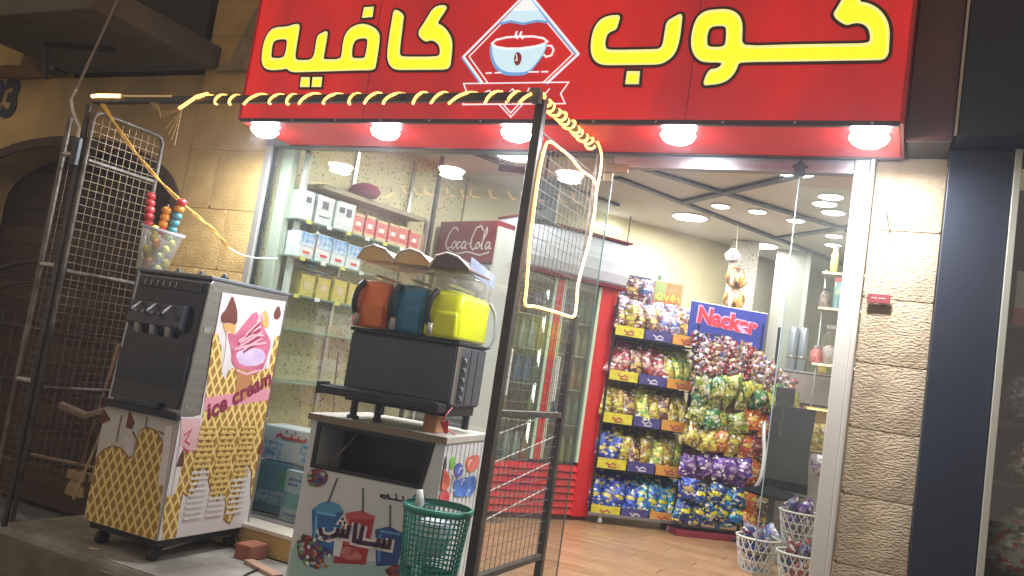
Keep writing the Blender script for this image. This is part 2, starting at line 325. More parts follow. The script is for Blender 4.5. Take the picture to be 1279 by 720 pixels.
LOGO={'diamond':[(-2.208,2.781),(-1.918,3.078),(-1.899,3.109),(-1.869,3.074),(-1.577,2.775),(-1.717,2.634),(-1.732,2.634)],'dL':[(-2.075,2.639),(-2.208,2.781),(-1.899,3.106),(-1.577,2.775),(-1.717,2.634)],'dI':[(-2.045,2.639),(-2.176,2.78),(-1.899,3.076),(-1.605,2.776),(-1.741,2.634)],'peak':[(-1.896,3.09),(-1.761,2.94),(-1.82,2.95),(-1.896,2.939),(-1.968,2.955),(-2.031,2.944)],'ribbon':[(-2.183,2.637),(-1.606,2.635),(-1.639,2.578),(-1.608,2.529),(-2.168,2.527),(-2.152,2.583),(-2.183,2.637)],'tri':[(-1.961,2.526),(-1.886,2.462),(-1.833,2.526)],'tri2':[(-1.936,2.524),(-1.89,2.483),(-1.857,2.524)],'bowl':[(-2.055,2.846),(-2.026,2.824),(-1.964,2.813),(-1.895,2.812),(-1.819,2.822),(-1.75,2.841),(-1.757,2.795),(-1.787,2.741),(-1.827,2.692),(-1.894,2.688),(-1.964,2.695),(-2.015,2.734),(-2.046,2.795)],'rim':[(-2.054,2.842),(-2.032,2.861),(-1.974,2.872),(-1.905,2.873),(-1.826,2.87),(-1.772,2.859),(-1.748,2.841),(-1.772,2.827),(-1.818,2.818),(-1.895,2.811),(-1.964,2.813),(-2.026,2.824),(-2.054,2.842)],'handle':[(-1.747,2.82),(-1.723,2.819),(-1.708,2.798),(-1.715,2.771),(-1.742,2.763),(-1.759,2.777)],'bean':[(-1.902,2.794),(-1.883,2.785),(-1.872,2.757),(-1.881,2.727),(-1.898,2.722),(-1.912,2.74),(-1.917,2.768),(-1.912,2.787)],'st1':[(-1.924,2.902),(-1.928,2.883),(-1.913,2.862)],'st2':[(-1.897,2.9),(-1.904,2.882),(-1.883,2.861)],'da':[(-2.063,2.688),(-2.028,2.689)],'db':[(-2.013,2.689),(-1.973,2.69)],'dc':[(-1.826,2.69),(-1.769,2.689)],'dd':[(-1.757,2.689),(-1.72,2.689)]}
ICE={'waffle_side':[(0.124,1.189),(0.151,1.208),(0.203,1.127),(0.238,0.991),(0.27,0.964),(0.289,1.017),(0.327,1.031),(0.4,1.012),(0.506,1.012),(0.574,1.034),(0.607,1.085),(0.612,1.173),(0.625,1.23),(0.685,1.242),(0.67,0.769),(0.686,0.632),(0.674,0.441),(0.681,0.279),(0.649,0.308),(0.623,0.444),(0.555,0.514),(0.554,0.368),(0.55,0.237),(0.513,0.159),(0.459,0.187),(0.456,0.271),(0.401,0.378),(0.385,0.296),(0.331,0.332),(0.285,0.411),(0.251,0.476),(0.221,0.527),(0.21,0.503),(0.204,0.392),(0.169,0.33),(0.112,0.361),(0.108,0.277),(0.122,0.156),(0.117,0.108),(0.03,0.113),(-0.015,0.265),(-0.012,0.347),(0.049,0.354),(0.072,0.424),(0.044,0.57),(0.165,0.578),(0.161,0.665),(0.153,0.764)],'choc':[(0.209,1.423),(0.246,1.376),(0.274,1.332),(0.284,1.263),(0.231,1.274),(0.169,1.262),(0.15,1.305),(0.182,1.338),(0.195,1.38)],'cone':[(0.174,1.262),(0.278,1.268),(0.284,1.134),(0.229,1.187)],'choc2':[(0.602,1.422),(0.641,1.364),(0.617,1.33),(0.577,1.338),(0.575,1.381)],'pink':[(0.413,1.367),(0.462,1.318),(0.501,1.274),(0.559,1.23),(0.599,1.184),(0.576,1.096),(0.559,1.021),(0.441,0.99),(0.347,1.021),(0.293,1.064),(0.29,1.111),(0.229,1.187),(0.228,1.222),(0.282,1.204),(0.334,1.268)],'biscuit':[(0.492,1.377),(0.537,1.345),(0.549,1.266),(0.489,1.285),(0.464,1.343)],'lilac':[(0.309,1.1),(0.352,1.133),(0.504,1.158),(0.569,1.12),(0.549,1.057),(0.376,1.04)],'cone2':[(0.352,1.033),(0.487,1.017),(0.458,0.859),(0.375,0.845)],'stripes':[[(0.319,1.16),(0.477,1.259)],[(0.342,1.136),(0.503,1.231)],[(0.372,1.119),(0.504,1.191)],[(0.369,1.2),(0.468,1.295)]],'pinkband':[(0.2,0.815),(0.255,0.879),(0.46,0.952),(0.626,0.932),(0.637,0.775),(0.213,0.765)],'label':[(-0.001,0.751),(0.139,0.749),(0.165,0.578),(0.031,0.588)],'text0':[(0.206,0.773),(0.653,0.982),(0.233,0.853)],'frontwaffle':[(-0.522,0.071),(-0.575,0.295),(-0.518,0.343),(-0.527,0.441),(-0.489,0.497),(-0.429,0.533),(-0.36,0.532),(-0.289,0.49),(-0.261,0.513),(-0.263,0.586),(-0.253,0.643),(-0.209,0.668),(-0.141,0.661),(-0.088,0.616),(-0.055,0.514),(-0.028,0.376),(0.021,0.122)],'frontdrip':[(-0.358,0.588),(-0.284,0.601),(-0.272,0.536),(-0.29,0.496),(-0.334,0.531)],'fc1':[(-0.53,0.71),(-0.473,0.663),(-0.527,0.635),(-0.559,0.655)],'fc2':[(-0.353,0.732),(-0.299,0.678),(-0.311,0.639),(-0.355,0.644)],'vents':[(0.246,0.702),(0.523,0.714),(0.242,0.24),(0.59,0.233)],'pts':{'topF':(0.025,1.479),'topB':(0.735,1.479),'gl1':(0.136,1.392),'gl2':(0.141,0.786),'gr1':(0.699,1.445),'gr2':(0.724,0.132),'panL':(-0.534,1.425),'lowc':(-0.032,0.759)}}
SL={'window':[(-0.648,0.875),(-0.069,0.872),(-0.1,0.66),(-0.634,0.661)],'cupA':[(-0.62,0.452),(-0.454,0.473),(-0.455,0.268),(-0.579,0.265)],'lidA':[(-0.62,0.452),(-0.586,0.486),(-0.541,0.51),(-0.481,0.502),(-0.451,0.473),(-0.534,0.449)],'cupB':[(-0.436,0.449),(-0.292,0.473),(-0.3,0.262),(-0.466,0.235),(-0.457,0.329)],'lidB':[(-0.44,0.471),(-0.366,0.497),(-0.289,0.485),(-0.291,0.47),(-0.435,0.445)],'cupC':[(-0.279,0.426),(-0.211,0.455),(-0.127,0.434),(-0.14,0.296),(-0.245,0.266)],'straws':[[(-0.543,0.495),(-0.513,0.621)],[(-0.353,0.484),(-0.374,0.6)],[(-0.206,0.448),(-0.224,0.551)]],'word':[[(-0.195,0.401),(-0.196,0.363),(-0.222,0.362),(-0.224,0.392)],[(-0.222,0.362),(-0.25,0.362),(-0.251,0.392)],[(-0.25,0.362),(-0.296,0.358),(-0.344,0.356),(-0.341,0.433)],[(-0.348,0.357),(-0.375,0.357),(-0.379,0.437)],[(-0.411,0.421),(-0.414,0.368),(-0.44,0.367),(-0.437,0.399)],[(-0.44,0.367),(-0.466,0.367),(-0.465,0.397)],[(-0.466,0.367),(-0.505,0.344),(-0.545,0.346),(-0.559,0.378)]],'dots':[(-0.459,0.42),(-0.436,0.427),(-0.45,0.442)],'small':[[(-0.125,0.589),(-0.157,0.579),(-0.169,0.6)],[(-0.165,0.578),(-0.195,0.578),(-0.204,0.605)],[(-0.195,0.578),(-0.229,0.577),(-0.245,0.597)],[(-0.232,0.574),(-0.256,0.587),(-0.282,0.585)],[(-0.281,0.579),(-0.249,0.573)]],'logo1':[(-0.677,0.624),(-0.627,0.648),(-0.565,0.636),(-0.565,0.588),(-0.601,0.562),(-0.664,0.558)],'logo2':[(-0.68,0.315),(-0.594,0.34),(-0.52,0.285),(-0.51,0.187),(-0.639,0.199)],'logo3':[(-0.2,0.276),(-0.077,0.317),(-0.056,0.247),(-0.186,0.219)],'bal':[[(-0.069,0.807),(-0.013,0.818),(0.035,0.792),(0.042,0.746),(-0.034,0.751)],[(0.053,0.81),(0.147,0.8),(0.152,0.757),(0.096,0.738)],[(-0.106,0.756),(-0.0,0.758),(0.106,0.714),(0.117,0.657),(-0.029,0.652),(-0.105,0.712)],[(0.148,0.767),(0.226,0.772),(0.291,0.719),(0.205,0.697),(0.155,0.719)],[(0.274,0.788),(0.385,0.797),(0.475,0.797),(0.503,0.734),(0.396,0.707),(0.315,0.727)],[(0.16,0.691),(0.462,0.692),(0.52,0.631),(0.449,0.587),(0.193,0.612)],[(-0.053,0.654),(0.121,0.647),(0.146,0.589),(-0.011,0.61)]],'pts':{'tfl':(-0.708,0.894),'tfr':(-0.002,0.9),'tbr':(0.85,0.864),'mTL':(-0.589,1.308),'mTR':(-0.027,1.336),'mBL':(-0.581,1.037),'sBR':(0.411,1.326),'sBR2':(0.417,0.992),'trL':(-0.642,1.009),'trR':(0.012,0.979),'t1l':(-0.591,1.556),'t1r':(-0.388,1.555),'t2r':(-0.188,1.563),'t3f':(-0.156,1.566),'t3b':(0.121,1.523),'lid1l':(-0.556,1.675),'lid1r':(-0.362,1.675),'lid3r':(0.118,1.661),'lidtop':(-0.475,1.754)}}
# ================================================================ THE SETTING
st = 'structure'
# street in front and the raised pavement slab the machines stand on
g = MB().box(-20, 20, -16, 16, -.9, -.32).build('street_ground', mat('street paving', (.16, .15, .135), .9, n=(3, .8), c2=(.09, .085, .075), bump=(30, .5, .01))); tag(g, kind=st)
pv = MB()
pvm = bx('raised_pavement', concrete, None, -4.42, 1.2, -.93, -.19, -.32, 0, .008); tag(pvm, kind=st)
bx('kerb_face', mat('kerb stone', (.17, .15, .10), .9, n=(6, .8), c2=(.09, .08, .055), bump=(30, .5, .008)), pvm, -4.43, 1.2, -.955, -.931, -.318, -.045, .004)
for i in range(7): bx('pavement_slab', concrete, pvm, -4.40+i*.8, -3.606+i*.8, -.925, -.20, .0005, .006, .003)
# shop floor of laminate boards
fl = bx('shop_floor', mat('floor bed', (.10, .07, .045), .9), None, -4.2, .55, -.02, 5.6, -.3, .144); tag(fl, kind=st)
woods = [mat('laminate %s' % n, c, .28, n=(12, .95), c2=c2, stretch=(.5, 2.4, 1), bump=(50, .08, .001)) for n, c, c2 in
         (('tan', (.38, .215, .11), (.27, .14, .065)), ('honey', (.41, .235, .125), (.30, .16, .08)), ('brown', (.35, .20, .10), (.25, .13, .06)))]
src = [MB().box(0, .996, 0, .156, .144, .150).build('plank', w_, fl, .0015, seg=1) for w_ in woods]
k = 0
for j in range(32):
    for i in range(-1, 4):
        x = -3.9+i*1.0+(j*.37 % 1); y = .06+j*.16
        if x < -3.55 or y > 5.1 or x > -.2: continue
        if k < 3: src[k].location = (x, y, 0)
        else: share(src[random.randrange(3)], 'plank', fl, (x, y, 0))
        k += 1
# low front ledge behind the left window
led = thing('window_ledge', 'pale stone ledge with brown front under the left shop window', 'ledge')
bx('ledge_top', mat('ledge marble', (.66, .60, .50), .35, n=(6, .5), c2=(.5, .43, .33)), led, -3.86, -1.52, -.185, -.012, .125, .15, .004)
for i in range(5): bx('ledge_front', stone2, led, -3.85+i*.466, -3.389+i*.466, -.17, -.03, .001, .124, .004)
# rooms: walls, ceiling
def wall_run(name, pts, z0, z1, m, th=.08):
    w = MB()
    for (ax, ay), (bx_, by) in zip(pts, pts[1:]):
        d = Vector((bx_-ax, by-ay, 0)); n = Vector((-d.y, d.x, 0)).normalized()*th
        a = Vector((ax, ay, 0)); b = Vector((bx_, by, 0))
        vs = [a, b, b+n, a+n]; w.add([(v.x, v.y, z) for z in (z0, z1) for v in vs], [(0, 1, 5, 4), (1, 2, 6, 5), (2, 3, 7, 6), (3, 0, 4, 7), (4, 5, 6, 7), (3, 2, 1, 0)])
    return tag(w.build(name, m), kind=st)
spk = speckle_mat('speckled wallpaper', (.66, .59, .36), (.26, .19, .09), 52, .60)
spw = speckle_mat('grey marble paper', (.66, .64, .56), (.22, .21, .19), 60, .585)
wall_run('shop_wall_left', [(-3.86, .03), (-3.47, 1.88)], .15, 2.76, spk)
wall_run('shop_wall_diagonal', [(-3.46, 1.89), (-1.74, 4.19)], .15, 2.76, cream)
wall_run('shop_wall_back', [(-1.735, 4.2), (-1.25, 5.3), (.5, 5.3)], .15, 2.76, mat('sage paint', (.46, .45, .36), .8))
wall_run('shop_wall_right', [(.5, 5.3), (.5, .35)], .15, 2.76, cream)
cl = bx('shop_ceiling', ceilm, None, -4.2, .6, .025, 5.6, 2.76, 2.84); tag(cl, kind=st)
def strip(name, a, b, w=.062, z=2.758, h=.018, m=None, par=None):
    a, b = Vector(a), Vector(b); d = b-a; ang = math.atan2(d.y, d.x)
    o = MB().box(0, d.length, -w/2, w/2, z-h, z).build(name, m or mat('black ceiling trim', (.012, .012, .016), .5), par); o.location = (a.x, a.y, 0); o.rotation_euler = (0, 0, ang); return o
for n_, (a, b) in enumerate((((-2.1, 1.68), (-.70, 4.80)), ((-1.86, 1.33), (-.50, 3.20)), ((-1.76, 2.34), (-.78, 1.43)), ((-1.19, 3.56), (-.55, 2.93)), ((-3.21, .6), (-2.4, 2.6)))):
    strip('trim_strip', a, b, z=2.759-.004*(n_ % 3), par=cl)
# the shop is closed above the sign, so no sky leaks into it
tag(bx('facade_wall_above', mat('facade render', (.30, .22, .12), .9, n=(5, .7), c2=(.19, .13, .07), bump=(30, .5, .01)), None, -3.86, 1.4, .0, .22, 2.475, 4.6), kind=st)

# ================================================================ STONE PIERS
def block_mesh(w, h, bulge=.02, nx=16, nz=12, seed=0):
    vs = []; fs = []
    for k in range(nz+1):
        for i in range(nx+1):
            u, v = i/nx, k/nz; x, z = u*w, v*h
            e = min(min(u, 1-u)*w, min(v, 1-v)*h); t = max(0, min(1, (e-.025)/.03))
            d = t*(.4*bulge+bulge*(mnoise.noise(Vector((x*14+seed*9, z*22-x*8, seed)))*.9+.35)) if e > .004 else -.0015
            vs.append((x, -d, z))
    for k in range(nz):
        for i in range(nx): a = k*(nx+1)+i; fs.append((a, a+1, a+nx+2, a+nx+1))
    n = len(vs); vs += [(0, .1, 0), (w, .1, 0), (w, .1, h), (0, .1, h)]
    b = [0, nx, (nz+1)*(nx+1)-1, nz*(nx+1)]
    fs += [(b[0], n, n+1, b[1]), (b[1], n+1, n+2, b[2]), (b[2], n+2, n+3, b[3]), (b[3], n+3, n, b[0])]
    return vs, fs
def pier(name, label, x0, x1, joints, m, cols=1, y=0, seed=0, bulge=.02):
    t = thing(name, label, 'stone pillar', (x0, y, 0))
    bx('mortar_core', mat('mortar', (.40, .295, .185), .95, n=(30, .5)), t, .004, x1-x0-.004, .008, .3, joints[0], joints[-1])
    k = 0
    for a, b in zip(joints, joints[1:]):
        k += 1
        cuts = [0, x1-x0] if cols == 1 else ([0, (x1-x0)*(.38 if k % 2 else .62), x1-x0])
        for c0, c1 in zip(cuts, cuts[1:]):
            vs, fs = block_mesh(c1-c0-.0015, b-a-.005, bulge, seed=seed+k+c0, nx=22, nz=18)
            MB().add(vs, fs).build('stone_block', m, t, smooth=True, loc=(c0+.0008, 0, a+.0025))
    return t
pr = pier('stone_pillar', 'rough hewn sand coloured stone pillar right of the shop door', -.245, .04, (-.30, .02, .33, .63, .93, 1.22, 1.51, 1.80, 2.11, 2.475), stone, seed=3, y=-.005, bulge=.0022)
bx('red_plate', mat('maroon plate', (.16, .02, .02), .5), pr, .02, .115, -.03, -.022, 1.775, 1.818, .002)
text('plate_marks', '••• ••••', mat('plate lettering', (.5, .35, .3), .6), pr, .022, frontM(.067, -.0305, 1.797), .0006)
MB().tube([(.06, -.01, 2.19), (.062, -.045, 2.185)], .004).tube([(.062, -.045, 2.185), (.085, -.04, 2.09)], .003).build('rusty_nail', darkmetal, pr)
pier('stone_pier', 'ochre cut stone pier between the arch and the left window', -4.56, -3.865, (-.32, .05, .43, .82, 1.21, 1.6, 2.0, 2.4, 2.8, 3.2, 3.6), stone2, cols=2, seed=20, bulge=.003)

tag(bx('added_backing', mat('dark backing', (.10, .075, .045), .95, n=(3, .7)), None, -14, -3.93, .42, .6, -.31, 4.9), kind=st)  # unseen backing added so the bright background stays out of the gaps
tag(bx('added_backing_right', mat('dark backing', (.10, .075, .045)), None, .62, 14, .42, .6, -.31, 4.9), kind=st)  # the same unseen backing, added on the right
# ================================================================ NEIGHBOUR ON THE LEFT (arch, gate, canopy)
nb = thing('arched_wall', 'ochre rendered wall with a low arch left of the shop', 'wall')
pts = [(-9, -.32), (-9, 2.93), (-4.565, 2.93), (-4.565, -.32), (-4.60, -.32), (-4.60, 2.0)]
for i in range(15):
    a = pi*(i+1)/16; pts.append((-5.78+1.18*cos(a), 2.0+.44*sin(a)))
pts += [(-6.96, 2.0), (-6.96, -.32)]
ochre = mat('ochre render', (.64, .42, .16), .92, n=(1.8, .9), c2=(.28, .20, .10), bump=(22, .4, .01))
flat('render_face', ochre, nb, [pts], 'front', 0.004, .34)
arc = [(-4.60, -.3), (-4.60, 2.0)]+[(-5.78+1.18*cos(pi*(i+1)/16), 2.0+.44*sin(pi*(i+1)/16)) for i in range(15)]+[(-6.96, 2.0), (-6.96, -.3)]
ribbon('arch_moulding', mat('dark arch stone', (.09, .045, .025), .8, n=(6, .7)), nb, [arc], 'front', -.015, .07, thick=.018)
text('painted_number', '93', mat('navy paint', (.012, .014, .035), .7), nb, .42, frontM(-6.72, -.002, 2.76), .003, off=.018)
bx('number_plate_left', ochre, nb, -7.6, -6.2, .05, .2, 2.931, 4.6)
td = thing('timber_door', 'dark reddish timber door behind the iron gate in the arch', 'door', (0, .36, 0))
for i in range(18):
    zz = -.28+i*.15
    bx('plank', mat('old boards %d' % (i % 3), [(.075, .04, .022), (.10, .055, .028), (.06, .03, .018)][i % 3], .8, n=(6, .8), stretch=(1, 1, 5), bump=(30, .3, .004)), td, -7.0, -4.58, 0, .04, zz, zz+.147, .001)
bx('lower_panel', mat('dusty maroon sheet', (.07, .022, .018), .7, n=(3, .6)), td, -5.9, -5.0, -.03, -.002, .3, .75, .004)
gt = thing('iron_gate', 'dark wrought iron gate with arched head and scrolls in the arch', 'gate', (0, .12, 0))
iron = mat('rusty iron', (.045, .03, .02), .7, .3, n=(20, .7), c2=(.10, .05, .02))
gb = MB().tube([(-5.78+1.02*cos(pi*i/20), 0, 1.18+.36*sin(pi*i/20)) for i in range(21)], .018, 8); gb.tube([(-5.78+.86*cos(pi*i/20), 0, 1.10+.28*sin(pi*i/20)) for i in range(21)], .012, 6)
gb.build('arched_rail', iron, gt)
for z in (.05, .62, 1.02): MB().tube([(-6.85, 0, z), (-4.65, 0, z)], .014).build('rail', iron, gt)
b0 = MB().tube([(0, 0, .02), (0, 0, 1.12)], .009, 5).build('bar', iron, gt, loc=(-6.8, 0, 0))
for i in range(1, 15): share(b0, 'bar', gt, (-6.8+i*.152, 0, 0))
s0 = MB().tube([(.055*cos(t*.5)*(1-t*.045), 0, .055*sin(t*.5)*(1-t*.045)) for t in range(18)], .006, 5).build('scroll', iron, gt, loc=(-6.7, -.01, .82))
for i in range(1, 26): share(s0, 'scroll', gt, (-6.7+(i % 13)*.157, -.01, .82 if i < 13 else .38), (0, 0, 0), (1 if i % 2 else -1, 1, 1))
cn = thing('balcony_canopy', 'dark grey balcony slab overhanging the arched wall', 'balcony')
bx('slab', mat('sooty concrete', (.15, .125, .095), .9, n=(2, .8), c2=(.09, .08, .065), bump=(18, .4, .01)), cn, -5.95, -4.44, -.86, -.0, 2.96, 3.12, .01)
bx('edge_beam', mat('brown render', (.13, .10, .065), .9, n=(3, .7)), cn, -5.97, -4.42, -1.0, -.862, 2.93, 3.3, .01)
MB().tube([(-5.45, -.55, 2.945), (-4.95, -.42, 2.945)], .02).build('conduit', darkmetal, cn); MB().tube([(-5.47, -.55, 2.95), (-5.47, -.5, 2.72)], .02).build('conduit', darkmetal, cn)
up_ = bx('upper_soffit', mat('brown plaster', (.22, .16, .09), .9, n=(1.2, .8), c2=(.12, .09, .055), bump=(10, .3, .01)), None, -10, -3.68, -.95, .0, 3.9, 4.1); tag(up_, kind=st)
oc = thing('ochre_column', 'ochre plaster column above the wall at the far left', 'column')
bx('shaft', mat('ochre plaster', (.42, .27, .09), .9, n=(3, .6)), oc, -6.75, -6.22, -.22, .0, 2.96, 3.89, .01)
bx('base_moulding', mat('ochre plaster', (.42, .27, .09)), oc, -6.80, -6.17, -.26, -.001, 2.935, 2.958, .006)
dp = thing('dark_shutter', 'dark brown shutter panel above the wall beside the ochre column', 'shutter')
bx('frame', darkmetal, dp, -6.16, -5.98, -.12, -.004, 2.95, 3.85, .006)
bx('panel', mat('dark brown board', (.06, .045, .03), .8), dp, -5.979, -4.6, -.02, -.002, 3.125, 3.88)
# broken plaster strip
flat('broken_plaster', mat('pale plaster', (.40, .30, .17), .9, n=(9, .8), bump=(25, .8, .02)), nb, [[(-4.44, 2.935), (-4.3, 3.0), (-4.16, 3.35), (-4.05, 3.42), (-3.97, 3.8), (-3.9, 3.8), (-3.9, 2.94)]], 'front', -.05, .04)
# junk in front of the door
br = thing('broom', 'old broom with brown wooden handle leaning by the timber door', 'broom', (-4.62, -.1, 0))
MB().tube([(-.28, 0, .14), (-.30, .13, 1.02)], .012).build('handle', mat('brown wood', (.17, .075, .035), .7), br)
MB().box(-.36, -.19, -.03, .03, .10, .16).build('head', mat('straw', (.30, .19, .08), .9), br, .004)
MB().lathe([(.09, 0), (.085, .06), (.05, .1)], 10, (-.28, 0, 0), .4).build('bristles', mat('straw', (.3, .19, .08)), br)
sk = tag(MB().tube([(-4.72, -.25, .02), (-4.63, -.12, .82)], .009).build('stick', mat('pale stick', (.34, .22, .10), .8)), 'thin pale stick leaning beside the broom', 'stick')
rl = tag(MB().tube([(-5.4, -.1, .18), (-4.5, -.12, .22)], .012).tube([(-5.2, -.1, .55), (-4.9, -.12, .52), (-4.7, -.1, .60)], .03).build('bundle_of_rags', mat('faded cloth', (.20, .13, .09), .95)), 'bundle of faded rags and rods before the timber door', 'rags')

# ================================================================ RIGHT SIDE: cladding, neighbour window
cd = thing('navy_cladding', 'dark navy cladding box beside the stone pillar', 'cladding')
bx('lower_casing', navy, cd, .045, .283, -.12, .2, -.31, 2.455, .004); bx('upper_casing', navy, cd, .062, 1.5, -.3, .0, 2.46, 4.5, .004)
bx('edge_trim', mat('beige trim', (.40, .32, .26), .4, .3), cd, .050, .0605, -.315, -.29, 2.46, 4.5)
bp = thing('brown_panel', 'dusky reddish brown panel at the right end of the sign', 'panel')
bx('sheet', mat('oxblood sheet', (.12, .045, .04), .55, n=(3, .7), c2=(.07, .03, .03)), bp, -.128, .045, -.28, -.26, 2.44, 4.4)
bx('back_frame', mat('dark brown board', (.06, .045, .03)), bp, -.12, .04, -.259, -.002, 2.445, 4.4)
nw = thing('neighbour_display_window', 'dim display window of the next shop at the right edge', 'display window')
bx('frame_post', mat('anodised frame', (.45, .43, .36), .4, .5), nw, .286, .312, -.15, .0, -.31, 2.455, .002)
bx('back_board', mat('deep blue board', (.006, .008, .02), .7), nw, .312, 1.6, .5, .53, -.3, 2.45)
bx('side_board', mat('deep blue board', (.006, .008, .02)), nw, .29, .31, .003, .5, -.3, 2.45)
bx('pane', glass, nw, .314, 1.6, -.06, -.054, -.3, 2.45)
sh = [1.0, .55, 1.38]
for z in (.70, 1.08, 1.32, 1.72): bx('shelf', mat('dark shelf', (.03, .03, .035), .4), nw, .315, 1.5, -.05, .45, z, z+.015)
pb = thing('gift_box', 'white and pink printed gift box on the top shelf at the right edge', 'box', (.34, -.03, 1.736))
bx('carton', mat('soft white card', (.55, .48, .50), .5), pb, 0, .22, 0, .16, 0, .23, .003); bx('pink_band', mat('pink card', (.45, .08, .13), .5), pb, -.002, .222, -.003, .163, .0, .075)
def gift_ball(x, y, z, r, c1, c2, c3, label):
    t = thing('wrapped_gift_ball', label, 'gift ball', (x, y, z), 0, 'wrapped gift balls in the next shop window')
    pf = [(r*.35, 0)]+[(r*sin(a)*1.0+.0, r*(.92-cos(a))) for a in [.5+i*.21 for i in range(12)]]+[(r*.13, r*1.90), (r*.34, r*2.15)]
    MB().lathe(pf, 18).build('wrapped_ball', pack_mat('gift '+label[:12], c1, c2, c3), t, smooth=True)
    MB().tube([(r*.16*cos(i*pi/5), r*.16*sin(i*pi/5), r*1.88) for i in range(10)], .006, 5, True).build('ribbon_tie', mat('violet ribbon', (.16, .03, .2), .4), t)
gift_ball(.44, .07, 1.335, .12, (.20, .22, .32), (.5, .5, .6), (.18, .05, .25), 'pale blue wrapped gift ball with violet tie, below the pink box')
gift_ball(.46, .05, 1.095, .095, (.22, .04, .06), (.4, .35, .35), (.5, .1, .08), 'dark red wrapped gift ball, middle of the right window')
gift_ball(.44, .08, .716, .13, (.5, .48, .45), (.5, .08, .06), (.5, .4, .4), 'white and red wrapped gift ball under the dark red one')
gift_ball(.50, .08, .40, .13, (.45, .44, .55), (.12, .1, .3), (.6, .6, .6), 'white and blue wrapped gift ball at the lower right corner')
bx('low_plinth', mat('dark shelf', (.03, .03, .035)), nw, .315, 1.5, -.05, .45, .1, .39)
# shop window left frame etc -------------------------------------------------
fr = thing('shop_front_frame', 'brushed aluminium head rail and side jambs of the shop front', 'frame')
bx('head_rail', steel, fr, -3.87, -.248, -.035, .06, 2.43, 2.474, .003)
bx('transom', steel, fr, -1.50, -.34, -.02, .035, 2.362, 2.428, .003)
bx('left_jamb', mat('dull aluminium', (.5, .49, .45), .4, .7), fr, -3.862, -3.815, -.035, .03, .151, 2.429, .003)
bx('seal', black, fr, -3.8145, -3.806, -.01, .02, .151, 2.429)
bx('inner_stile', mat('pale green profile', (.50, .53, .42), .5), fr, -3.79, -3.70, .05, .12, .151, 2.74, .01)
bx('inner_stile', mat('pale profile', (.52, .52, .45), .5), fr, -3.68, -3.64, .13, .17, .151, 2.74, .01)
bx('right_jamb', mat('ivory aluminium', (.44, .39, .33), .4, .2), fr, -.338, -.272, -.03, .05, -.02, 2.429, .005)
bx('right_jamb_edge', mat('ivory aluminium', (.44, .39, .33)), fr, -.2715, -.249, -.055, .02, -.02, 2.429, .006)
bx('lower_bead', steel, fr, -3.80, -1.515, -.012, .02, .151, .172, .002)
gl = thing('window_pane', 'large fixed glass pane left of the doorway', 'window pane')
bx('pane', glass, gl, -3.805, -1.512, .0, .008, .172, 2.43); bx('polished_edge', mat('glass edge', (.06, .09, .08), .2), gl, -1.511, -1.506, .0, .008, .151, 2.40)
g2 = thing('glass_sidelight', 'narrow fixed glass pane right of the doorway', 'window pane')
bx('pane', glass, g2, -.575, -.339, .0, .008, .151, 2.36); bx('polished_edge', mat('pale glass edge', (.30, .36, .38), .2), g2, -.580, -.576, .0, .008, .151, 2.36)
pf = thing('patch_fitting', 'square bronze patch fitting at the top corner of the left pane', 'glass fitting', (-1.53, -.012, 2.33))
bx('plate', mat('bronze', (.20, .15, .09), .35, .8), pf, -.02, .11, -.012, 0, 0, .05, .003); bx('lower_plate', mat('bronze', (.2, .15, .09)), pf, -.02, .028, -.012, 0, -.05, -.001, .003)
hf = tag(flat('house_shaped_fitting', mat('dark clip', (.03, .03, .035), .4), None, [[(-.60, 2.345), (-.60, 2.385), (-.612, 2.385), (-.575, 2.42), (-.538, 2.385), (-.55, 2.385), (-.55, 2.345)]], 'front', -.03, .02), 'small dark house shaped clip at the top of the side pane', 'clip')
# ================================================================ SIGN
def sign_red():
    m = mat('sign film red', (.62, .010, .008), .38, n=(1.3, .6), c2=(.50, .012, .010)); b = m.node_tree.nodes['Principled BSDF']
    return m
sgn = thing('shop_sign', 'large red illuminated sign box with yellow Arabic lettering above the shop', 'sign')
sr = mat('sign film red', (.55, .008, .006), .36, n=(1.8, .95), c2=(.27, .006, .012), stretch=(1, 1, .45), emit=((.85, .016, .010), .50))
_n = sr.node_tree; _n.links.new([q for q in _n.nodes if q.type == 'MIX'][0].outputs[2], _n.nodes['Principled BSDF'].inputs['Emission Color']); _n.nodes['Principled BSDF'].inputs['Emission Strength'].default_value = .85
rs = mat('red soffit sheet', (.60, .018, .018), .45, n=(3, .5), c2=(.5, .012, .014), emit=((.8, .02, .015), .22))
Y0 = -.50
bx('sign_face', sr, sgn, -3.645, -.150, Y0+.002, Y0+.02, 2.452, 4.3)
bx('side_panel', red, sgn, -3.66, -3.646, Y0-.004, -.001, 2.44, 4.3); bx('side_panel', red, sgn, -.149, -.135, Y0-.004, -.001, 2.44, 4.3)
bx('bottom_trim', mat('dark trim', (.05, .008, .01), .4), sgn, -3.645, -.150, Y0-.006, Y0+.022, 2.430, 2.4515, .002)
bx('soffit', rs, sgn, -3.645, -.150, Y0+.023, -.036, 2.431, 2.445)
bx('drip_edge', mat('dark trim', (.05, .008, .01)), sgn, -3.645, -.15, -.06, -.037, 2.424, 2.4305)
yel = mat('letter yellow', (.72, .70, .01), .4, emit=((.90, .90, .015), .85)); pale = mat('letter pale edge', (.8, .75, .35), .4, emit=((.95, .88, .30), .72)); dk = mat('letter outline', (.05, .008, .004), .5)
whs = mat('sign white', (.8, .8, .8), .4, emit=((.9, .93, .97), .75)); blu = mat('sign blue', (.15, .35, .7), .4, emit=((.16, .42, .8), .6)); skyb = mat('sign sky blue', (.55, .75, .85), .4, emit=((.60, .82, .95), .75))
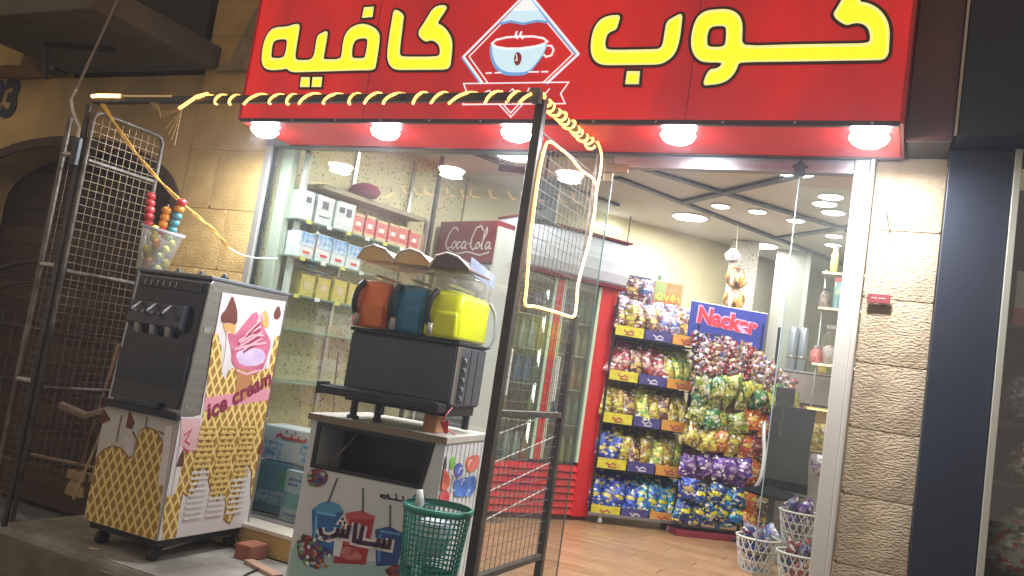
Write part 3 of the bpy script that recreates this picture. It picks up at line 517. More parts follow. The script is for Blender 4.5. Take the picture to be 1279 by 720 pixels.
for nme, loops in SIGN.items():
    ls = [chaikin(l, 2) if len(l) > 4 else l for l in loops]
    o1 = ribbon('letter_outline', dk, sgn, [l+[l[0]] for l in ls], 'front', Y0-.003, .028)
    o2 = flat('letter', pale, sgn, ls, 'front', Y0-.006, .004)
    flat('letter_face', yel, o2, [grow([(x, z-.004) for x, z in l], -.011 if i == 0 else .011) for i, l in enumerate(ls)], 'front', Y0-.009, .004)
em = bx('logo', sr, sgn, -1.93, -1.88, Y0-.0012, Y0-.0004, 2.80, 2.82); em['label'] = 'white outlined coffee cup emblem'
ribbon('diamond_line', whs, em, [LOGO['dL']], 'front', Y0-.004, .011); ribbon('diamond_line', whs, em, [LOGO['dI']], 'front', Y0-.004, .006)
ribbon('diamond_line', blu, em, [[(x-.006, z-.006) for x, z in LOGO['dL']]], 'front', Y0-.0025, .012)
flat('peak', skyb, em, [LOGO['peak']], 'front', Y0-.006, .003); ribbon('peak_edge', blu, em, [[LOGO['peak'][i] for i in (1, 2, 3, 4, 5)]], 'front', Y0-.0075, .012)
flat('peak_snow', whs, em, [[LOGO['peak'][0], tuple((Vector(LOGO['peak'][0])*.45+Vector(LOGO['peak'][1])*.55)), tuple((Vector(LOGO['peak'][0])*.45+Vector(LOGO['peak'][5])*.55))]], 'front', Y0-.0072, .003)
ribbon('banner', whs, em, [LOGO['ribbon']], 'front', Y0-.004, .007); ribbon('banner_tail', whs, em, [LOGO['tri'], LOGO['tri2']], 'front', Y0-.004, .006)
ribbon('banner_writing', whs, em, [[(-2.06, 2.585), (-2.03, 2.60), (-2.0, 2.575), (-1.96, 2.578), (-1.955, 2.60)], [(-1.93, 2.575), (-1.90, 2.605), (-1.87, 2.575), (-1.82, 2.578), (-1.81, 2.61)], [(-1.78, 2.575), (-1.76, 2.60), (-1.72, 2.578), (-1.70, 2.605)]], 'front', Y0-.004, .006)
flat('cup_shadow', blu, em, [[(x-.006, z-.010) for x, z in LOGO['bowl']]], 'front', Y0-.004, .002, smooth=1, g=.006)
flat('cup', skyb, em, [LOGO['bowl']], 'front', Y0-.006, .002, smooth=1); ribbon('cup_rim', whs, em, [LOGO['rim']], 'front', Y0-.008, .010); ribbon('cup_handle', whs, em, [LOGO['handle']], 'front', Y0-.008, .009)
flat('coffee_bean', mat('bean maroon', (.25, .02, .03), .5, emit=((.3, .02, .03), .4)), em, [LOGO['bean']], 'front', Y0-.008, .002, smooth=1)
ribbon('bean_crease', whs, em, [[(LOGO['bean'][0][0]-.004, LOGO['bean'][0][1]-.012), (LOGO['bean'][0][0]+.006, LOGO['bean'][0][1]-.045), (LOGO['bean'][5][0]+.004, LOGO['bean'][5][1]+.012)]], 'front', Y0-.0095, .005)
ribbon('steam', whs, em, [LOGO['st1'], LOGO['st2']], 'front', Y0-.006, .010); ribbon('saucer_dash', whs, em, [LOGO[k] for k in ('da', 'db', 'dc', 'dd')], 'front', Y0-.006, .007)

for xx in (-2.78, -1.02): ribbon('film_seam', mat('seam red', (.30, .008, .008), .5), sgn, [[(xx, 2.453), (xx, 4.2)]], 'front', Y0+.0008, .004)
for k in range(12): MB().lathe([(.006, 0), (.005, .003), (.0001, .004)], 8).build('trim_screw', steel, sgn, loc=(-3.55+k*.30, Y0-.006, 2.441)).rotation_euler = (pi/2, 0, 0)
# soffit downlights
lampm = mat('lamp diffuser', (.9, .9, .9), .5, emit=((.86, .93, 1.0), 110))
for i, x in enumerate((-3.57, -2.71, -1.91, -1.08, -.265)):
    wh = ('at the left end, above the window corner', 'second from the left, above the long shelves', 'behind the front mesh post', 'above the open doorway', 'at the right end, above the stone pillar')[i]
    t = thing('soffit_downlight', 'round white lit downlight under the red sign, '+wh, 'light', (x, -.37, 2.43), 0, 'downlights under the sign')
    MB().lathe([(.080, .0), (.084, -.004), (.081, -.008), (.077, -.007)], 28, cap=False).build('bezel', mat('white bezel', (.8, .8, .8), .4), t, smooth=True)
    MB().lathe([(.0001, -.046), (.025, -.045), (.05, -.040), (.068, -.029), (.080, -.008)], 28).build('diffuser', lampm, t, smooth=True)
    arealight(t, (0, 0, -.05), .13, 24 if i < 4 else 42, (.86, .92, 1.0))

# ================================================================ MESH FRAMES
def bar(name, m, par, a, b, w=.028):
    a = Vector(a); b = Vector(b); d = b-a; q = d.to_track_quat('X', 'Z').to_matrix()
    o = MB().box(0, d.length, -w/2, w/2, -w/2, w/2, rot=q).build(name, m, par, .003, seg=1); o.location = a; return o
def wires(par, m, axis, fixed, a0, a1, z0, z1, step, r=.0019):
    mb = MB()
    def p(a, z, k=0): return (fixed+k, a, z) if axis == 'y' else (a, fixed+k, z)
    n = int((a1-a0)/step); 
    for i in range(1, n+1):
        a = a0+(a1-a0)*i/(n+1); mb.tube([p(a, z0, -r), p(a, z1, -r)], r, 4, caps=False)
    m_ = int((z1-z0)/step)
    for i in range(1, m_+1):
        z = z0+(z1-z0)*i/(m_+1); mb.tube([p(a0, z, r), p(a1, z, r)], r, 4, caps=False)
    o = mb.build('wire_mesh', m, par); o['kind'] = 'stuff'; return o
rm = thing('mesh_frame', 'dark square tube frame with wire mesh standing between the slush machine and the doorway', 'mesh frame')
bar('front_post', darkmetal, rm, (-1.55, -.875, .0), (-1.55, -.875, 2.43), .042)
bar('back_post', darkmetal, rm, (-1.55, -.14, .16), (-1.55, -.14, 1.56), .036); bar('back_post', greymetal, rm, (-1.55, -.14, 1.561), (-1.55, -.14, 2.43), .014)
bar('top_rail', darkmetal, rm, (-1.55, -.853, 2.41), (-1.55, -.15, 2.41), .03)
bar('middle_rail', darkmetal, rm, (-1.55, -.853, 1.06), (-1.55, -.158, 1.06)); bar('bottom_rail', darkmetal, rm, (-1.55, -.853, .375), (-1.55, -.158, .375))
wires(rm, wiredark, 'y', -1.55, -.853, -.158, .39, 2.30, .052, .0017)
MB().tube([(-1.55, -.853, 2.28), (-1.55, -.158, 2.28)], .006, 6).build('mesh_edge_rod', greymetal, rm)
for k in range(4): MB().tube([(-1.56, -.853, .60+k*.12), (-1.565, -.158, .70+k*.125)], .003, 5).build('tie_wire', mat('slack pale wire', (.5, .46, .42), .4, .4), rm)
fb = thing('front_rail', 'long dark horizontal tube across the shop front, wrapped in a light rope', 'rail')
bar('tube', darkmetal, fb, (-4.33, -.93, 2.405), (-1.53, -.93, 2.405), .036)
bar('end_socket', greymetal, fb, (-1.555, -.93, 2.38), (-1.555, -.93, 2.44), .045)
lm = thing('side_mesh_frame', 'tall grey tube frame with square wire mesh at the left end of the pavement', 'mesh frame')
def rounded(y0, y1, z0, z1, x, r=.05):
    P = [(x, y0, z0), (x, y0, z1-r)]
    P += [(x, y0+r-r*cos(a), z1-r+r*sin(a)) for a in (.4, .8, 1.2)]
    P += [(x, y0+r, z1), (x, y1-r, z1)]+[(x, y1-r+r*sin(a), z1-r+r*cos(a)) for a in (.4, .8, 1.2)]+[(x, y1, z1-r), (x, y1, z0)]
    return P
MB().tube(rounded(-.975, -.49, .05, 2.33, -4.25), .013, 8).build('outer_frame', greymetal, lm, smooth=True)
for z in (2.05, 1.42, .77): MB().tube([(-4.25, -.96, z), (-4.25, -.505, z)], .012, 8).build('cross_tube', greymetal, lm)
wires(lm, wirem, 'y', -4.25, -.96, -.505, .3, 2.31, .047, .0016)
ln = thing('folded_mesh_frame', 'narrow grey mesh frame folded against the tall side frame at the far left', 'mesh frame')
MB().tube([(-4.41, -1.0, .04), (-4.41, -1.0, 2.28)], .015, 8).build('post', greymetal, ln); MB().tube([(-4.285, -.99, .02), (-4.285, -.99, 2.36)], .016, 8).build('post', darkmetal, ln)
for z in (2.07, 1.44, .8): MB().tube([(-4.405, -1.0, z), (-4.29, -.99, z)], .013, 8).build('cross_tube', mat('pale tube', (.5, .47, .42), .4, .5), ln)
wires(ln, wirem, 'x', -.995, -4.39, -4.305, .1, 2.25, .045, .0016)
MB().box(-4.31, -4.26, -1.03, -1.0, 2.0, 2.16).build('hinge_clamp', black, ln, .006)
cdt = thing('cable_conduit', 'pale electric conduit running down from above to the mesh frame', 'cable')
MB().tube([(-3.83, -1.0, 3.6), (-4.22, -1.0, 2.95), (-4.41, -1.0, 2.45)], .007, 6).build('conduit', mat('dull conduit', (.2, .17, .14), .5), cdt)
MB().tube([(-4.045, -1.0, 3.245), (-4.17, -1.0, 3.035)], .009, 6).build('white_sleeve', mat('pale cable', (.55, .5, .45), .5), cdt)
MB().tube([(-4.41, -1.0, 2.45), (-4.435, -1.0, 2.39), (-4.41, -1.0, 2.33), (-4.35, -1.01, 2.27), (-4.30, -1.01, 2.22), (-4.285, -1.02, 2.14)], .009, 6).build('loose_end', mat('pale cable', (.55, .5, .45)), cdt)

# ================================================================ LIGHT ROPES
ropem = mat('lit rope core', (.9, .7, .4), .5, emit=((1.0, .44, .10), 3.3)); ropep = mat('rope sleeve glow', (.9, .6, .25), .4, emit=((1.0, .50, .12), 1.2))
h = []
n0 = 16; per = 1.96/n0
for i in range(n0*14+1):
    t = i/14; x = -3.50+per*t+.022*sin(t*1.9)+.012*sin(t*4.3); a = 2*pi*t+.35*sin(t*1.3); wob = .006*sin(t*2.3)
    h.append((x+wob+.010*sin(a), -.93-.026*cos(a), 2.405+.023*sin(a)+wob*.3))
lr = thing('light_rope', 'warm white light rope spiralling round the long front tube', 'light rope')
MB().tube(h, .0068, 6).build('lit_rope', ropem, lr, smooth=True)
MB().tube([(-4.33, -.952, 2.424), (-4.28, -.955, 2.426), (-4.1, -.953, 2.423)], .011, 6).build('lit_rope', mat('bright rope end', (.9, .7, .4), .5, emit=((1.0, .55, .16), 6)), lr)
MB().tube([(-4.1, -.953, 2.423), (-3.95, -.951, 2.421), (-3.7, -.95, 2.42)], .006, 6).build('dim_rope', mat('dim rope', (.5, .4, .3), .4, emit=((1.0, .55, .2), .25)), lr)
MB().tube([(-3.62, -.955, 2.35), (-3.57, -.968, 2.365), (-3.50, -.965, 2.41), (-3.44, -.95, 2.432)], .009, 6).build('lit_rope', ropem, lr)
for k in range(4): MB().tube([(-3.86+.02*k, -.95, 2.385), (-3.74, -.96, 2.33-.012*k), (-3.60, -.955, 2.345), (-3.70+.03*k, -.95, 2.24-.03*k)], .0022, 4).build('loose_wire', mat('copper wire', (.55, .33, .10), .4), lr)
for k in range(7): MB().lathe([(.030, -.003), (.031, 0), (.030, .003)], 10, cap=False).build('cable_tie', black, lr, loc=(-3.3+.27*k, -.93, 2.405)).rotation_euler = (0, pi/2, 0)
l2 = thing('corner_light_rope', 'warm light rope wound on the mesh frame top and hanging down it as a loop', 'light rope')
hh = []
for i in range(11*12+1):
    t = i/12; a = 2*pi*t; y = -.90+.66*t/11; hh.append((-1.55+.022*cos(a)+.006*sin(t*2.1), y, 2.41+.022*sin(a)+.005*sin(t*3.3)))
MB().tube(hh, .0068, 6).build('wound_rope', ropem, l2, smooth=True)
loopp = [(-1.52, -.24, 2.42), (-1.52, -.19, 2.40), (-1.52, -.155, 2.36), (-1.52, -.15, 2.28), (-1.52, -.165, 2.19), (-1.52, -.15, 2.09), (-1.52, -.165, 1.94), (-1.52, -.21, 1.80), (-1.52, -.235, 1.70), (-1.52, -.215, 1.60), (-1.52, -.225, 1.55), (-1.52, -.30, 1.54), (-1.52, -.48, 1.54), (-1.52, -.70, 1.535), (-1.52, -.80, 1.53), (-1.52, -.815, 1.60), (-1.52, -.84, 1.75), (-1.52, -.855, 1.90), (-1.52, -.86, 2.08), (-1.52, -.84, 2.21), (-1.52, -.80, 2.25), (-1.52, -.70, 2.255), (-1.52, -.55, 2.255), (-1.52, -.40, 2.235), (-1.52, -.25, 2.24), (-1.52, -.18, 2.22)]
def smooth_path(P, k=4):
    out = []
    for i in range(len(P)-1):
        p0 = Vector(P[max(0, i-1)]); p1 = Vector(P[i]); p2 = Vector(P[i+1]); p3 = Vector(P[min(len(P)-1, i+2)])
        for j in range(k):
            t = j/k; out.append(.5*((2*p1)+(p2-p0)*t+(2*p0-5*p1+4*p2-p3)*t*t+(3*p1-p0-3*p2+p3)*t**3))
    return out+[Vector(P[-1])]
MB().tube(smooth_path(loopp), .0065, 6).build('hanging_loop', ropem, l2, smooth=True)
MB().tube([(-1.53, -.25, 2.42), (-1.51, -.20, 2.45), (-1.49, -.12, 2.47)], .005, 5).build('rope_end', ropep, l2)
# yellow twin cord from the left end of the rail down to the wall
yc = thing('extension_cord', 'twisted yellow twin cord sagging from the front rail to the pier', 'cord')
yp = smooth_path([(-4.27, -.94, 2.40), (-4.13, -.83, 2.20), (-3.98, -.70, 2.02), (-3.85, -.55, 1.88), (-3.80, -.40, 1.80), (-3.80, -.25, 1.72)], 6)
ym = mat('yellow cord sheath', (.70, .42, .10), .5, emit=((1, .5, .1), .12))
for s_ in (0, pi): MB().tube([p+Vector((.007*cos(i*.7+s_), 0, .007*sin(i*.7+s_))) for i, p in enumerate(yp)], .0055, 5).build('strand', ym, yc)
wc = tag(MB().tube(smooth_path([(-3.80, -.25, 1.72), (-3.78, -.18, 1.70), (-3.72, -.12, 1.69), (-3.66, -.08, 1.70), (-3.60, -.04, 1.71)], 4), .005, 5).build('white_cable', mat('white cable', (.7, .7, .66), .4)), 'short white cable joined to the yellow cord above the ice cream machine', 'cable')

# ================================================================ ICE CREAM MACHINE
W, D, Z0, Z1, Z2 = .534, .69, .12, .757, 1.478
ic = thing('ice_cream_machine', 'steel soft ice cream machine on castors printed with waffle and cones', 'ice cream machine', (-3.36, -.81, 0), radians(2))
bx('lower_cabinet', mat('dull steel', (.36, .36, .36), .4, .8, n=(4, .5)), ic, -W, 0, .0, D, Z0, Z1, .006)
def prism_side(name, m, par, prof, x0, x1, bev=0):
    n = len(prof); vs = [(x0, y, z) for y, z in prof]+[(x1, y, z) for y, z in prof]
    fs = [tuple(range(n)), tuple(range(2*n-1, n-1, -1))]+[(i, n+i, n+(i+1) % n, (i+1) % n) for i in range(n)]
    return MB().add(vs, fs).build(name, m, par, bev)
prism_side('upper_cabinet', steel, ic, [(.0, Z1+.002), (D-.005, Z1+.002), (D-.005, Z2), (.06, Z2), (.045, Z2-.02)], -W+.002, -.002, .004)
bx('front_ledge', black, ic, -W-.004, .004, -.035, .0, Z1-.02, Z1+.018, .004)
# black dispensing front
def slant(z, k=0): return .0+.045*(z-Z1)/(Z2-Z1)-k
prism_side('front_panel', blackgloss, ic, [(slant(Z1+.03, .012), Z1+.03), (slant(Z1+.03, -.002), Z1+.03), (slant(Z2-.02, -.002), Z2-.02), (slant(Z2-.02, .012), Z2-.02)], -W+.03, -.02, .003)
prism_side('control_strip', black, ic, [(slant(1.40, .025), 1.40), (slant(1.40, .011), 1.40), (slant(1.45, .011), 1.45), (slant(1.45, .025), 1.45)], -W+.05, -.04, .003)
prism_side('dispenser_head', slate, ic, [(slant(1.2, .06), 1.20), (slant(1.2, .011), 1.17), (slant(1.32, .011), 1.33), (slant(1.32, .05), 1.32)], -W+.06, -.09, .006)
pm = mat('worn print', (.36, .36, .38), .5)
for i in range(6): MB().tube([(-W+.10+i*.045, slant(1.42, .028), 1.41), (-W+.102+i*.045, slant(1.43, .028), 1.44)], .003, 5).build('switch', pm, ic)
for i in range(3):
    hd = MB().tube([(-W+.14+i*.11, slant(1.3, .06), 1.31), (-W+.14+i*.11, slant(1.3, .11), 1.27)], .008, 8).build('lever', steel, ic)
    MB().lathe([(.012, -.012), (.015, 0), (.012, .012)], 10, (-W+.14+i*.11, slant(1.3, .115), 1.265)).build('knob', black, hd)
    MB().lathe([(.014, 0), (.019, .03), (.019, .05)], 12, (-W+.14+i*.11, slant(1.2, .045), 1.15)).build('nozzle', mat('grey nozzle', (.3, .3, .31), .3), ic)
for i in range(4): flat('logo_mark', pm, ic, [[(-W+.09+i*.06, 1.262), (-W+.115+i*.06, 1.255), (-W+.135+i*.06, 1.265), (-W+.118+i*.06, 1.275)]], 'front', slant(1.25, .062), .002)
bx('drip_tray', slate, ic, -W+.10, -.14, -.05, .002, Z1+.0185, Z1+.05, .005)
bx('lid', mat('grey lid', (.16, .17, .19), .35, .4), ic, -W-.004, .004, .04, D+.004, Z2+.001, Z2+.022, .006)
for i in range(3): MB().lathe([(.022, 0), (.024, .012), (.012, .018), (.014, .028), (.0001, .032)], 12, (-.42+i*.17, .22, Z2+.023)).build('hopper_knob', black, ic, smooth=True)
# printed panels
fw_ = mat('front print white', (.56, .53, .50), .4, n=(5, .5), c2=(.44, .41, .39))
flat('front_print', fw_, ic, [[(-W+.004, Z0+.006), (-.004, Z0+.006), (-.004, Z1-.024), (-W+.004, Z1-.024)]], 'front', -.002, .002)
clampF = lambda P: [(min(-.005, max(-W+.005, x)), max(Z0+.007, min(Z1-.03, z))) for x, z in P]
clampS = lambda P: [(min(D-.03, max(.004, y)), max(Z0+.008, min(1.42, z))) for y, z in P]
flat('waffle_print', waffle, ic, [clampF(ICE['frontwaffle'])], 'front', -.0035, .001)
ribbon('waffle_edge', mat('choc line', (.20, .08, .03), .5), ic, [clampF(ICE['frontwaffle'])[1:15]], 'front', -.0042, .006)
flat('drip_print', mat('drip white', (.6, .55, .6), .4), ic, [clampF(ICE['frontdrip'])], 'front', -.0045, .001)
chm = mat('chocolate print', (.14, .035, .025), .5); pk = mat('pink print', (.62, .18, .28), .5, n=(12, .8), c2=(.45, .08, .16)); lil = mat('lilac print', (.58, .42, .66), .5, n=(12, .8), c2=(.7, .6, .75))
for k in ('fc1', 'fc2'): flat('small_cone_print', chm, ic, [ICE[k]], 'front', -.0046, .001)
ribbon('cone_stroke', chm, ic, [[(ICE['fc1'][0][0]-.04, ICE['fc1'][0][1]-.035), (ICE['fc1'][0][0]+.05, ICE['fc1'][0][1]-.045)], [(-.12, .66), (-.05, .645)], [(-.30, .63), (-.27, .60)]], 'front', -.0046, .008)
sw = mat('side print white', (.70, .64, .64), .4, n=(4, .5), c2=(.6, .52, .54))
flat('side_print', sw, ic, [[(.002, Z0+.006), (D-.028, Z0+.006), (D-.028, 1.445), (.135, 1.425), (.137, Z1+.01), (.002, Z1-.02)]], 'side', .002, .002)
flat('waffle_print', waffle, ic, [clampS(ICE['waffle_side'])], 'side', .0035, .001)
ribbon('waffle_edge', mat('choc line', (.2, .08, .03)), ic, [clampS(ICE['waffle_side'])[13:37]], 'side', .0042, .006)
flat('pink_band', mat('pink band', (.68, .28, .34), .5), ic, [[(.15, .79), (.66, .86), (.66, .93), (.15, .86)]], 'side', .0042, .0005)
flat('pink_label', mat('pale pink', (.66, .40, .42), .5), ic, [clampS(ICE['label'])], 'side', .0046, .001)
ribbon('label_mark', mat('label red', (.5, .05, .1), .5), ic, [[(.045, .66), (.09, .69), (.06, .63), (.10, .61)], [(.05, .60), (.10, .57)]], 'side', .0052, .010)
flat('cone_print', mat('cone tan', (.62, .34, .12), .5), ic, [ICE['cone']], 'side', .0046, .001); flat('chocolate_swirl', chm, ic, [ICE['choc']], 'side', .0052, .001, smooth=1); flat('chocolate_swirl', chm, ic, [ICE['choc2']], 'side', .0052, .001, smooth=1)
flat('biscuit_print', mat('biscuit', (.62, .36, .12), .5), ic, [ICE['biscuit']], 'side', .0044, .001, smooth=1)
flat('pink_swirl', pk, ic, [ICE['pink']], 'side', .0049, .001, smooth=1); flat('lilac_scoop', lil, ic, [ICE['lilac']], 'side', .0056, .001, smooth=1); flat('cone_print', mat('cone brown', (.45, .2, .08), .5), ic, [ICE['cone2']], 'side', .0060, .001)
ribbon('syrup_stripe', mat('syrup', (.28, .04, .07), .4), ic, ICE['stripes'], 'side', .0063, .011); ribbon('highlight_stripe', mat('cream light', (.8, .6, .62), .4), ic, [[(a[0], a[1]+.018), (b[0], b[1]+.018)] for a, b in ICE['stripes']], 'side', .0063, .006)
for k, (a, b) in enumerate(((.03, .50), (.64, .545))): flat('chocolate_swirl', chm, ic, [[(a, b), (a+.05, b), (a+.04, b+.06), (a+.025, b+.09), (a+.008, b+.05)]], 'side', .0056, .001)
ribbon('swirl_line', mat('pink light', (.75, .42, .5), .4), ic, [[(.33, 1.17), (.42, 1.22), (.52, 1.23)], [(.30, 1.13), (.40, 1.16), (.55, 1.19)], [(.34, 1.02), (.43, 1.0), (.54, 1.03)], [(.44, 1.30), (.47, 1.35), (.49, 1.31)]], 'side', .0066, .012)
ribbon('drip_stripe', mat('drip light', (.74, .66, .68), .4), ic, [[(.235, 1.22), (.25, 1.10), (.245, 1.0)], [(.60, 1.20), (.59, 1.12), (.60, 1.04)], [(.04, .60), (.05, .45), (.045, .36)]], 'side', .0048, .030)
ribbon('drip_stripe', mat('drip light', (.74, .66, .68)), ic, [[(-.06, .70), (-.045, .55), (-.04, .40)]], 'front', -.0050, .05)
bx('front_corner_strip', mat('front lower black', (.03, .033, .042), .2), ic, -W+.03, -.02, -.004, .02, Z1+.05, Z1+.30)
tx = text('ice_cream_writing', 'ice cream', mat('writing maroon', (.22, .015, .06), .5), ic, .125, sideM(.0070, .41, .885, radians(25)), .0006, shear=.15, off=.0035, space=1.05)
slot = None; vwhite = mat('louvre white', (.66, .62, .60), .4); vyel = mat('louvre yellow', (.66, .47, .15), .5)
for c_ in range(3):
    for r_ in range(17):
        z = .695-.03*r_; y = .21+.16*c_
        m_ = vwhite if (r_ > 9 and c_ != 1) or r_ > 12 or (c_ == 0 and r_ > 7) else vyel
        key = 'slot_'+m_.name
        if key not in MC:
            MC[key] = prism_side('louvre', m_, ic, [(-.062, 0), (.062, 0), (.062, .012), (-.062, .012)], 0, .004); MC[key].location = (.004, y, z)
        else: share(MC[key], 'louvre', ic, (.004, y, z))
bx('under_frame', black, ic, -W+.02, -.02, .03, D-.03, .085, Z0-.001)
for x_, y_ in ((-.07, .06), (-W+.07, .08), (-.06, D-.08), (-W+.07, D-.08)):
    cs = MB().box(x_-.012, x_+.012, y_-.02, y_+.02, .045, .084).build('castor_fork', darkmetal, ic, .003)
    MB().tube([(x_-.016, y_, .036), (x_+.016, y_, .036)], .036, 16).build('wheel', mat('black rubber', (.015, .015, .015), .6), cs)
MB().tube([(-.05, .1, .06), (-.03, .4, .10), (-.05, .6, .07)], .008, 6).build('drain_hose', mat('grey hose', (.25, .25, .26), .5), ic)
bk = tag(MB().box(-3.25, -3.14, -.36, -.22, .008, .09).build('brick', mat('red clay', (.36, .13, .08), .9, n=(8, .6), bump=(50, .4, .004)), None, .006), 'single red clay brick on the pavement behind the ice cream machine', 'brick')
tl = tag(MB().box(0, .3, 0, .06, 0, .02).build('wood_offcut', mat('pinkish wood', (.40, .24, .17), .8), None, .003, loc=(-3.14, -.40, .008)), 'flat wooden offcut lying beside the red brick', 'wood')
tl.rotation_euler = (0, 0, radians(-18))

# hanging cup of sweets on the left
cp = thing('hanging_sweets_cup', 'tilted clear plastic cup of sweets hung on the mesh above the ice cream machine', 'cup', (-3.95, -.66, 1.485)); cp.rotation_euler = (0, radians(10), 0); cp.scale = (1.3, 1.3, 1.3)
MB().lathe([(.055, 0), (.062, .01), (.088, .19), (.092, .20), (.087, .20), (.058, .013)], 24, cap=False).build('cup_wall', milky, cp, smooth=True)
MB().lathe([(.089, .185), (.096, .192), (.091, .20)], 24, cap=False).build('rim', mat('milky rim', (.6, .58, .6), .3), cp, smooth=True)
MB().tube([(0, .07, .17), (-.02, .13, .23)], .002, 4).build('hanging_wire', wirem, cp)
ORD16 = ['first', 'second', 'third', 'fourth', 'fifth', 'sixth', 'seventh', 'eighth', 'ninth', 'tenth', 'eleventh', 'twelfth', 'thirteenth', 'fourteenth', 'fifteenth', 'sixteenth']
def sweet(x, y, z, m, label, r=.026, par=None):
    o = MB().lathe([(.0001, -r), (r*.7, -r*.75), (r, 0), (r*.7, r*.75), (.0001, r)], 10).build('sweet', m, par, smooth=True); o.location = (x, y, z); return tag(o, label, 'sweet', 'sweets inside the hanging cup')
gmy = mat('yellow jelly', (.55, .5, .05), .3); gmg = mat('green jelly', (.3, .42, .12), .3); gmr = mat('red jelly', (.6, .05, .06), .3); gmo = mat('orange jelly', (.75, .28, .04), .3); gmc = mat('cyan jelly', (.1, .3, .38), .3)
for i in range(16):
    a = i*2.4; rr = .028+.012*(i % 2); z = 1.50+.014*i*.8; nm, mm = (('yellow', gmy), ('pale green', gmg), ('orange', gmo), ('yellow', gmy))[i % 4]
    sweet(-3.94+1.5*rr*cos(a)+.003*i*.9, -.66+1.5*rr*sin(a), 1.51+.018*i*.8, mm, nm+' jelly sweet, '+ORD16[i]+' from the bottom of the hanging cup')
def skewer(x, y, z, dx, cols_, label):
    t = thing('sweet_skewer', label, 'sweet skewer', (x-.10, y+.04, z+.03)); t.scale = (1.25, 1.25, 1.25); MB().tube([(0, 0, 0), (dx, 0, .26)], .0025, 5).build('stick', mat('lolly stick', (.6, .5, .4), .6), t)
    for i, m_ in enumerate(cols_):
        f = .115+.032*i; MB().lathe([(.010, -.017), (.021, -.010), (.023, 0), (.021, .010), (.010, .017)], 10, (dx*f/.26, 0, f+.02)).build('jelly', m_, t, smooth=True)
skewer(-3.86, -.74, 1.56, -.045, [gmr]*5, 'red jelly skewer standing at the left of the hanging cup')
skewer(-3.83, -.70, 1.53, .02, [gmr, gmo, gmo, gmo], 'orange topped jelly skewer in the middle of the hanging cup')
skewer(-3.82, -.66, 1.55, .06, [gmc, gmc, gmc, gmo, gmr], 'blue, orange and red jelly skewer leaning right in the hanging cup')

# ================================================================ SLUSH STAND + MACHINE
ss = thing('slush_stand', 'white counter cabinet with printed slush cups under the slush machine', 'cabinet', (-1.89, -.64, 0), radians(8))
W2, D2 = .70, .585
cw = mat('cabinet white', (.62, .64, .66), .4, n=(3, .5), c2=(.50, .53, .56))
bx('side_panel', mat('ribbed pale side', (.62, .60, .58), .5), ss, -.02, 0, .012, D2, .09, .866); bx('side_panel', cw, ss, -W2, -W2+.02, .012, D2, .09, .866)
for i in range(9): bx('rib', mat('ribbed pale side', (.62, .6, .58)), ss, .001, .004, .03+i*.06, .075+i*.06, .1, .86)
bx('back_panel', cw, ss, -W2+.0201, -.0201, D2-.02, D2, .09, .866); bx('inner_shelf', black, ss, -W2+.0201, -.0201, .02, D2-.021, .60, .62)
flat('front_panel', cw, ss, [[(-W2, .09), (0, .09), (0, .866), (-W2, .866)], [(-.655, .855), (-.655, .655), (-.09, .655), (-.06, .855)]], 'front', 0, .012)
flat('opening_frame', black, ss, [[(-.668, .863), (-.668, .645), (-.082, .645), (-.048, .863)], [(-.648, .846), (-.648, .665), (-.10, .665), (-.072, .846)]], 'front', -.004, .012)
bx('inner_back', mat('dark inside', (.02, .02, .022), .3), ss, -W2+.03, -.03, .30, .31, .62, .86)
MB().tube([(-.62, .05, .63), (-.50, .12, .84)], .006).build('inner_bracket', greymetal, ss)
wt = mat('worktop', (.50, .46, .40), .4, n=(8, .5), c2=(.42, .38, .32))
bx('worktop', wt, ss, -W2-.012, .012, -.02, D2+.01, .868, .900, .003)
bx('worktop_edge', mat('brown edge', (.20, .15, .10), .5), ss, -W2-.012, .012, -.023, -.0201, .869, .899)
bx('plinth', black, ss, -W2+.03, -.03, .04, D2-.02, .05, .089)
for x_ in (-W2+.03, -.03):
    for y_ in (.03, D2-.04): MB().box(x_-.018, x_+.018, y_-.018, y_+.018, 0, .0895).build('foot', black, ss)
bl = mat('print blue', (.03, .16, .42), .4, n=(9, .6), c2=(.02, .08, .25)); rd = mat('print red', (.42, .03, .04), .4, n=(9, .6), c2=(.25, .02, .04)); bl2 = mat('print deep blue', (.03, .08, .30), .4, n=(9, .6), c2=(.02, .04, .16)); aq = mat('print aqua', (.32, .48, .46), .4)
flat('splash_print', aq, ss, [[(-W2+.01, .10), (-.01, .10), (-.01, .27), (-.2, .30), (-.42, .25), (-W2+.01, .30)]], 'front', -.0012, .001, smooth=1)
flat('cup_print', bl, ss, [[(x, z) for x, z in SL['cupA']]], 'front', -.0025, .001); flat('cup_lid_print', mat('print lid blue', (.08, .3, .5), .4), ss, [SL['lidA']], 'front', -.0032, .001)
flat('cup_print', rd, ss, [SL['cupB']], 'front', -.0028, .001); flat('cup_lid_print', mat('print lid red', (.5, .08, .1), .4), ss, [SL['lidB']], 'front', -.0035, .001)
flat('cup_print', bl2, ss, [SL['cupC']], 'front', -.0025, .001)
ribbon('straw_print', mat('print straw', (.10, .08, .10), .5), ss, SL['straws'], 'front', -.004, .008)
flat('cup_label_print', mat('print pale', (.7, .7, .75), .4), ss, [[(-.475, .345), (-.43, .35), (-.435, .27), (-.47, .27)]], 'front', -.004, .001)
ribbon('slush_writing_edge', mat('print white', (.75, .72, .72), .4), ss, SL['word'], 'front', -.0048, .044); ribbon('slush_writing', mat('print aubergine', (.045, .01, .045), .4), ss, SL['word'], 'front', -.0062, .021)
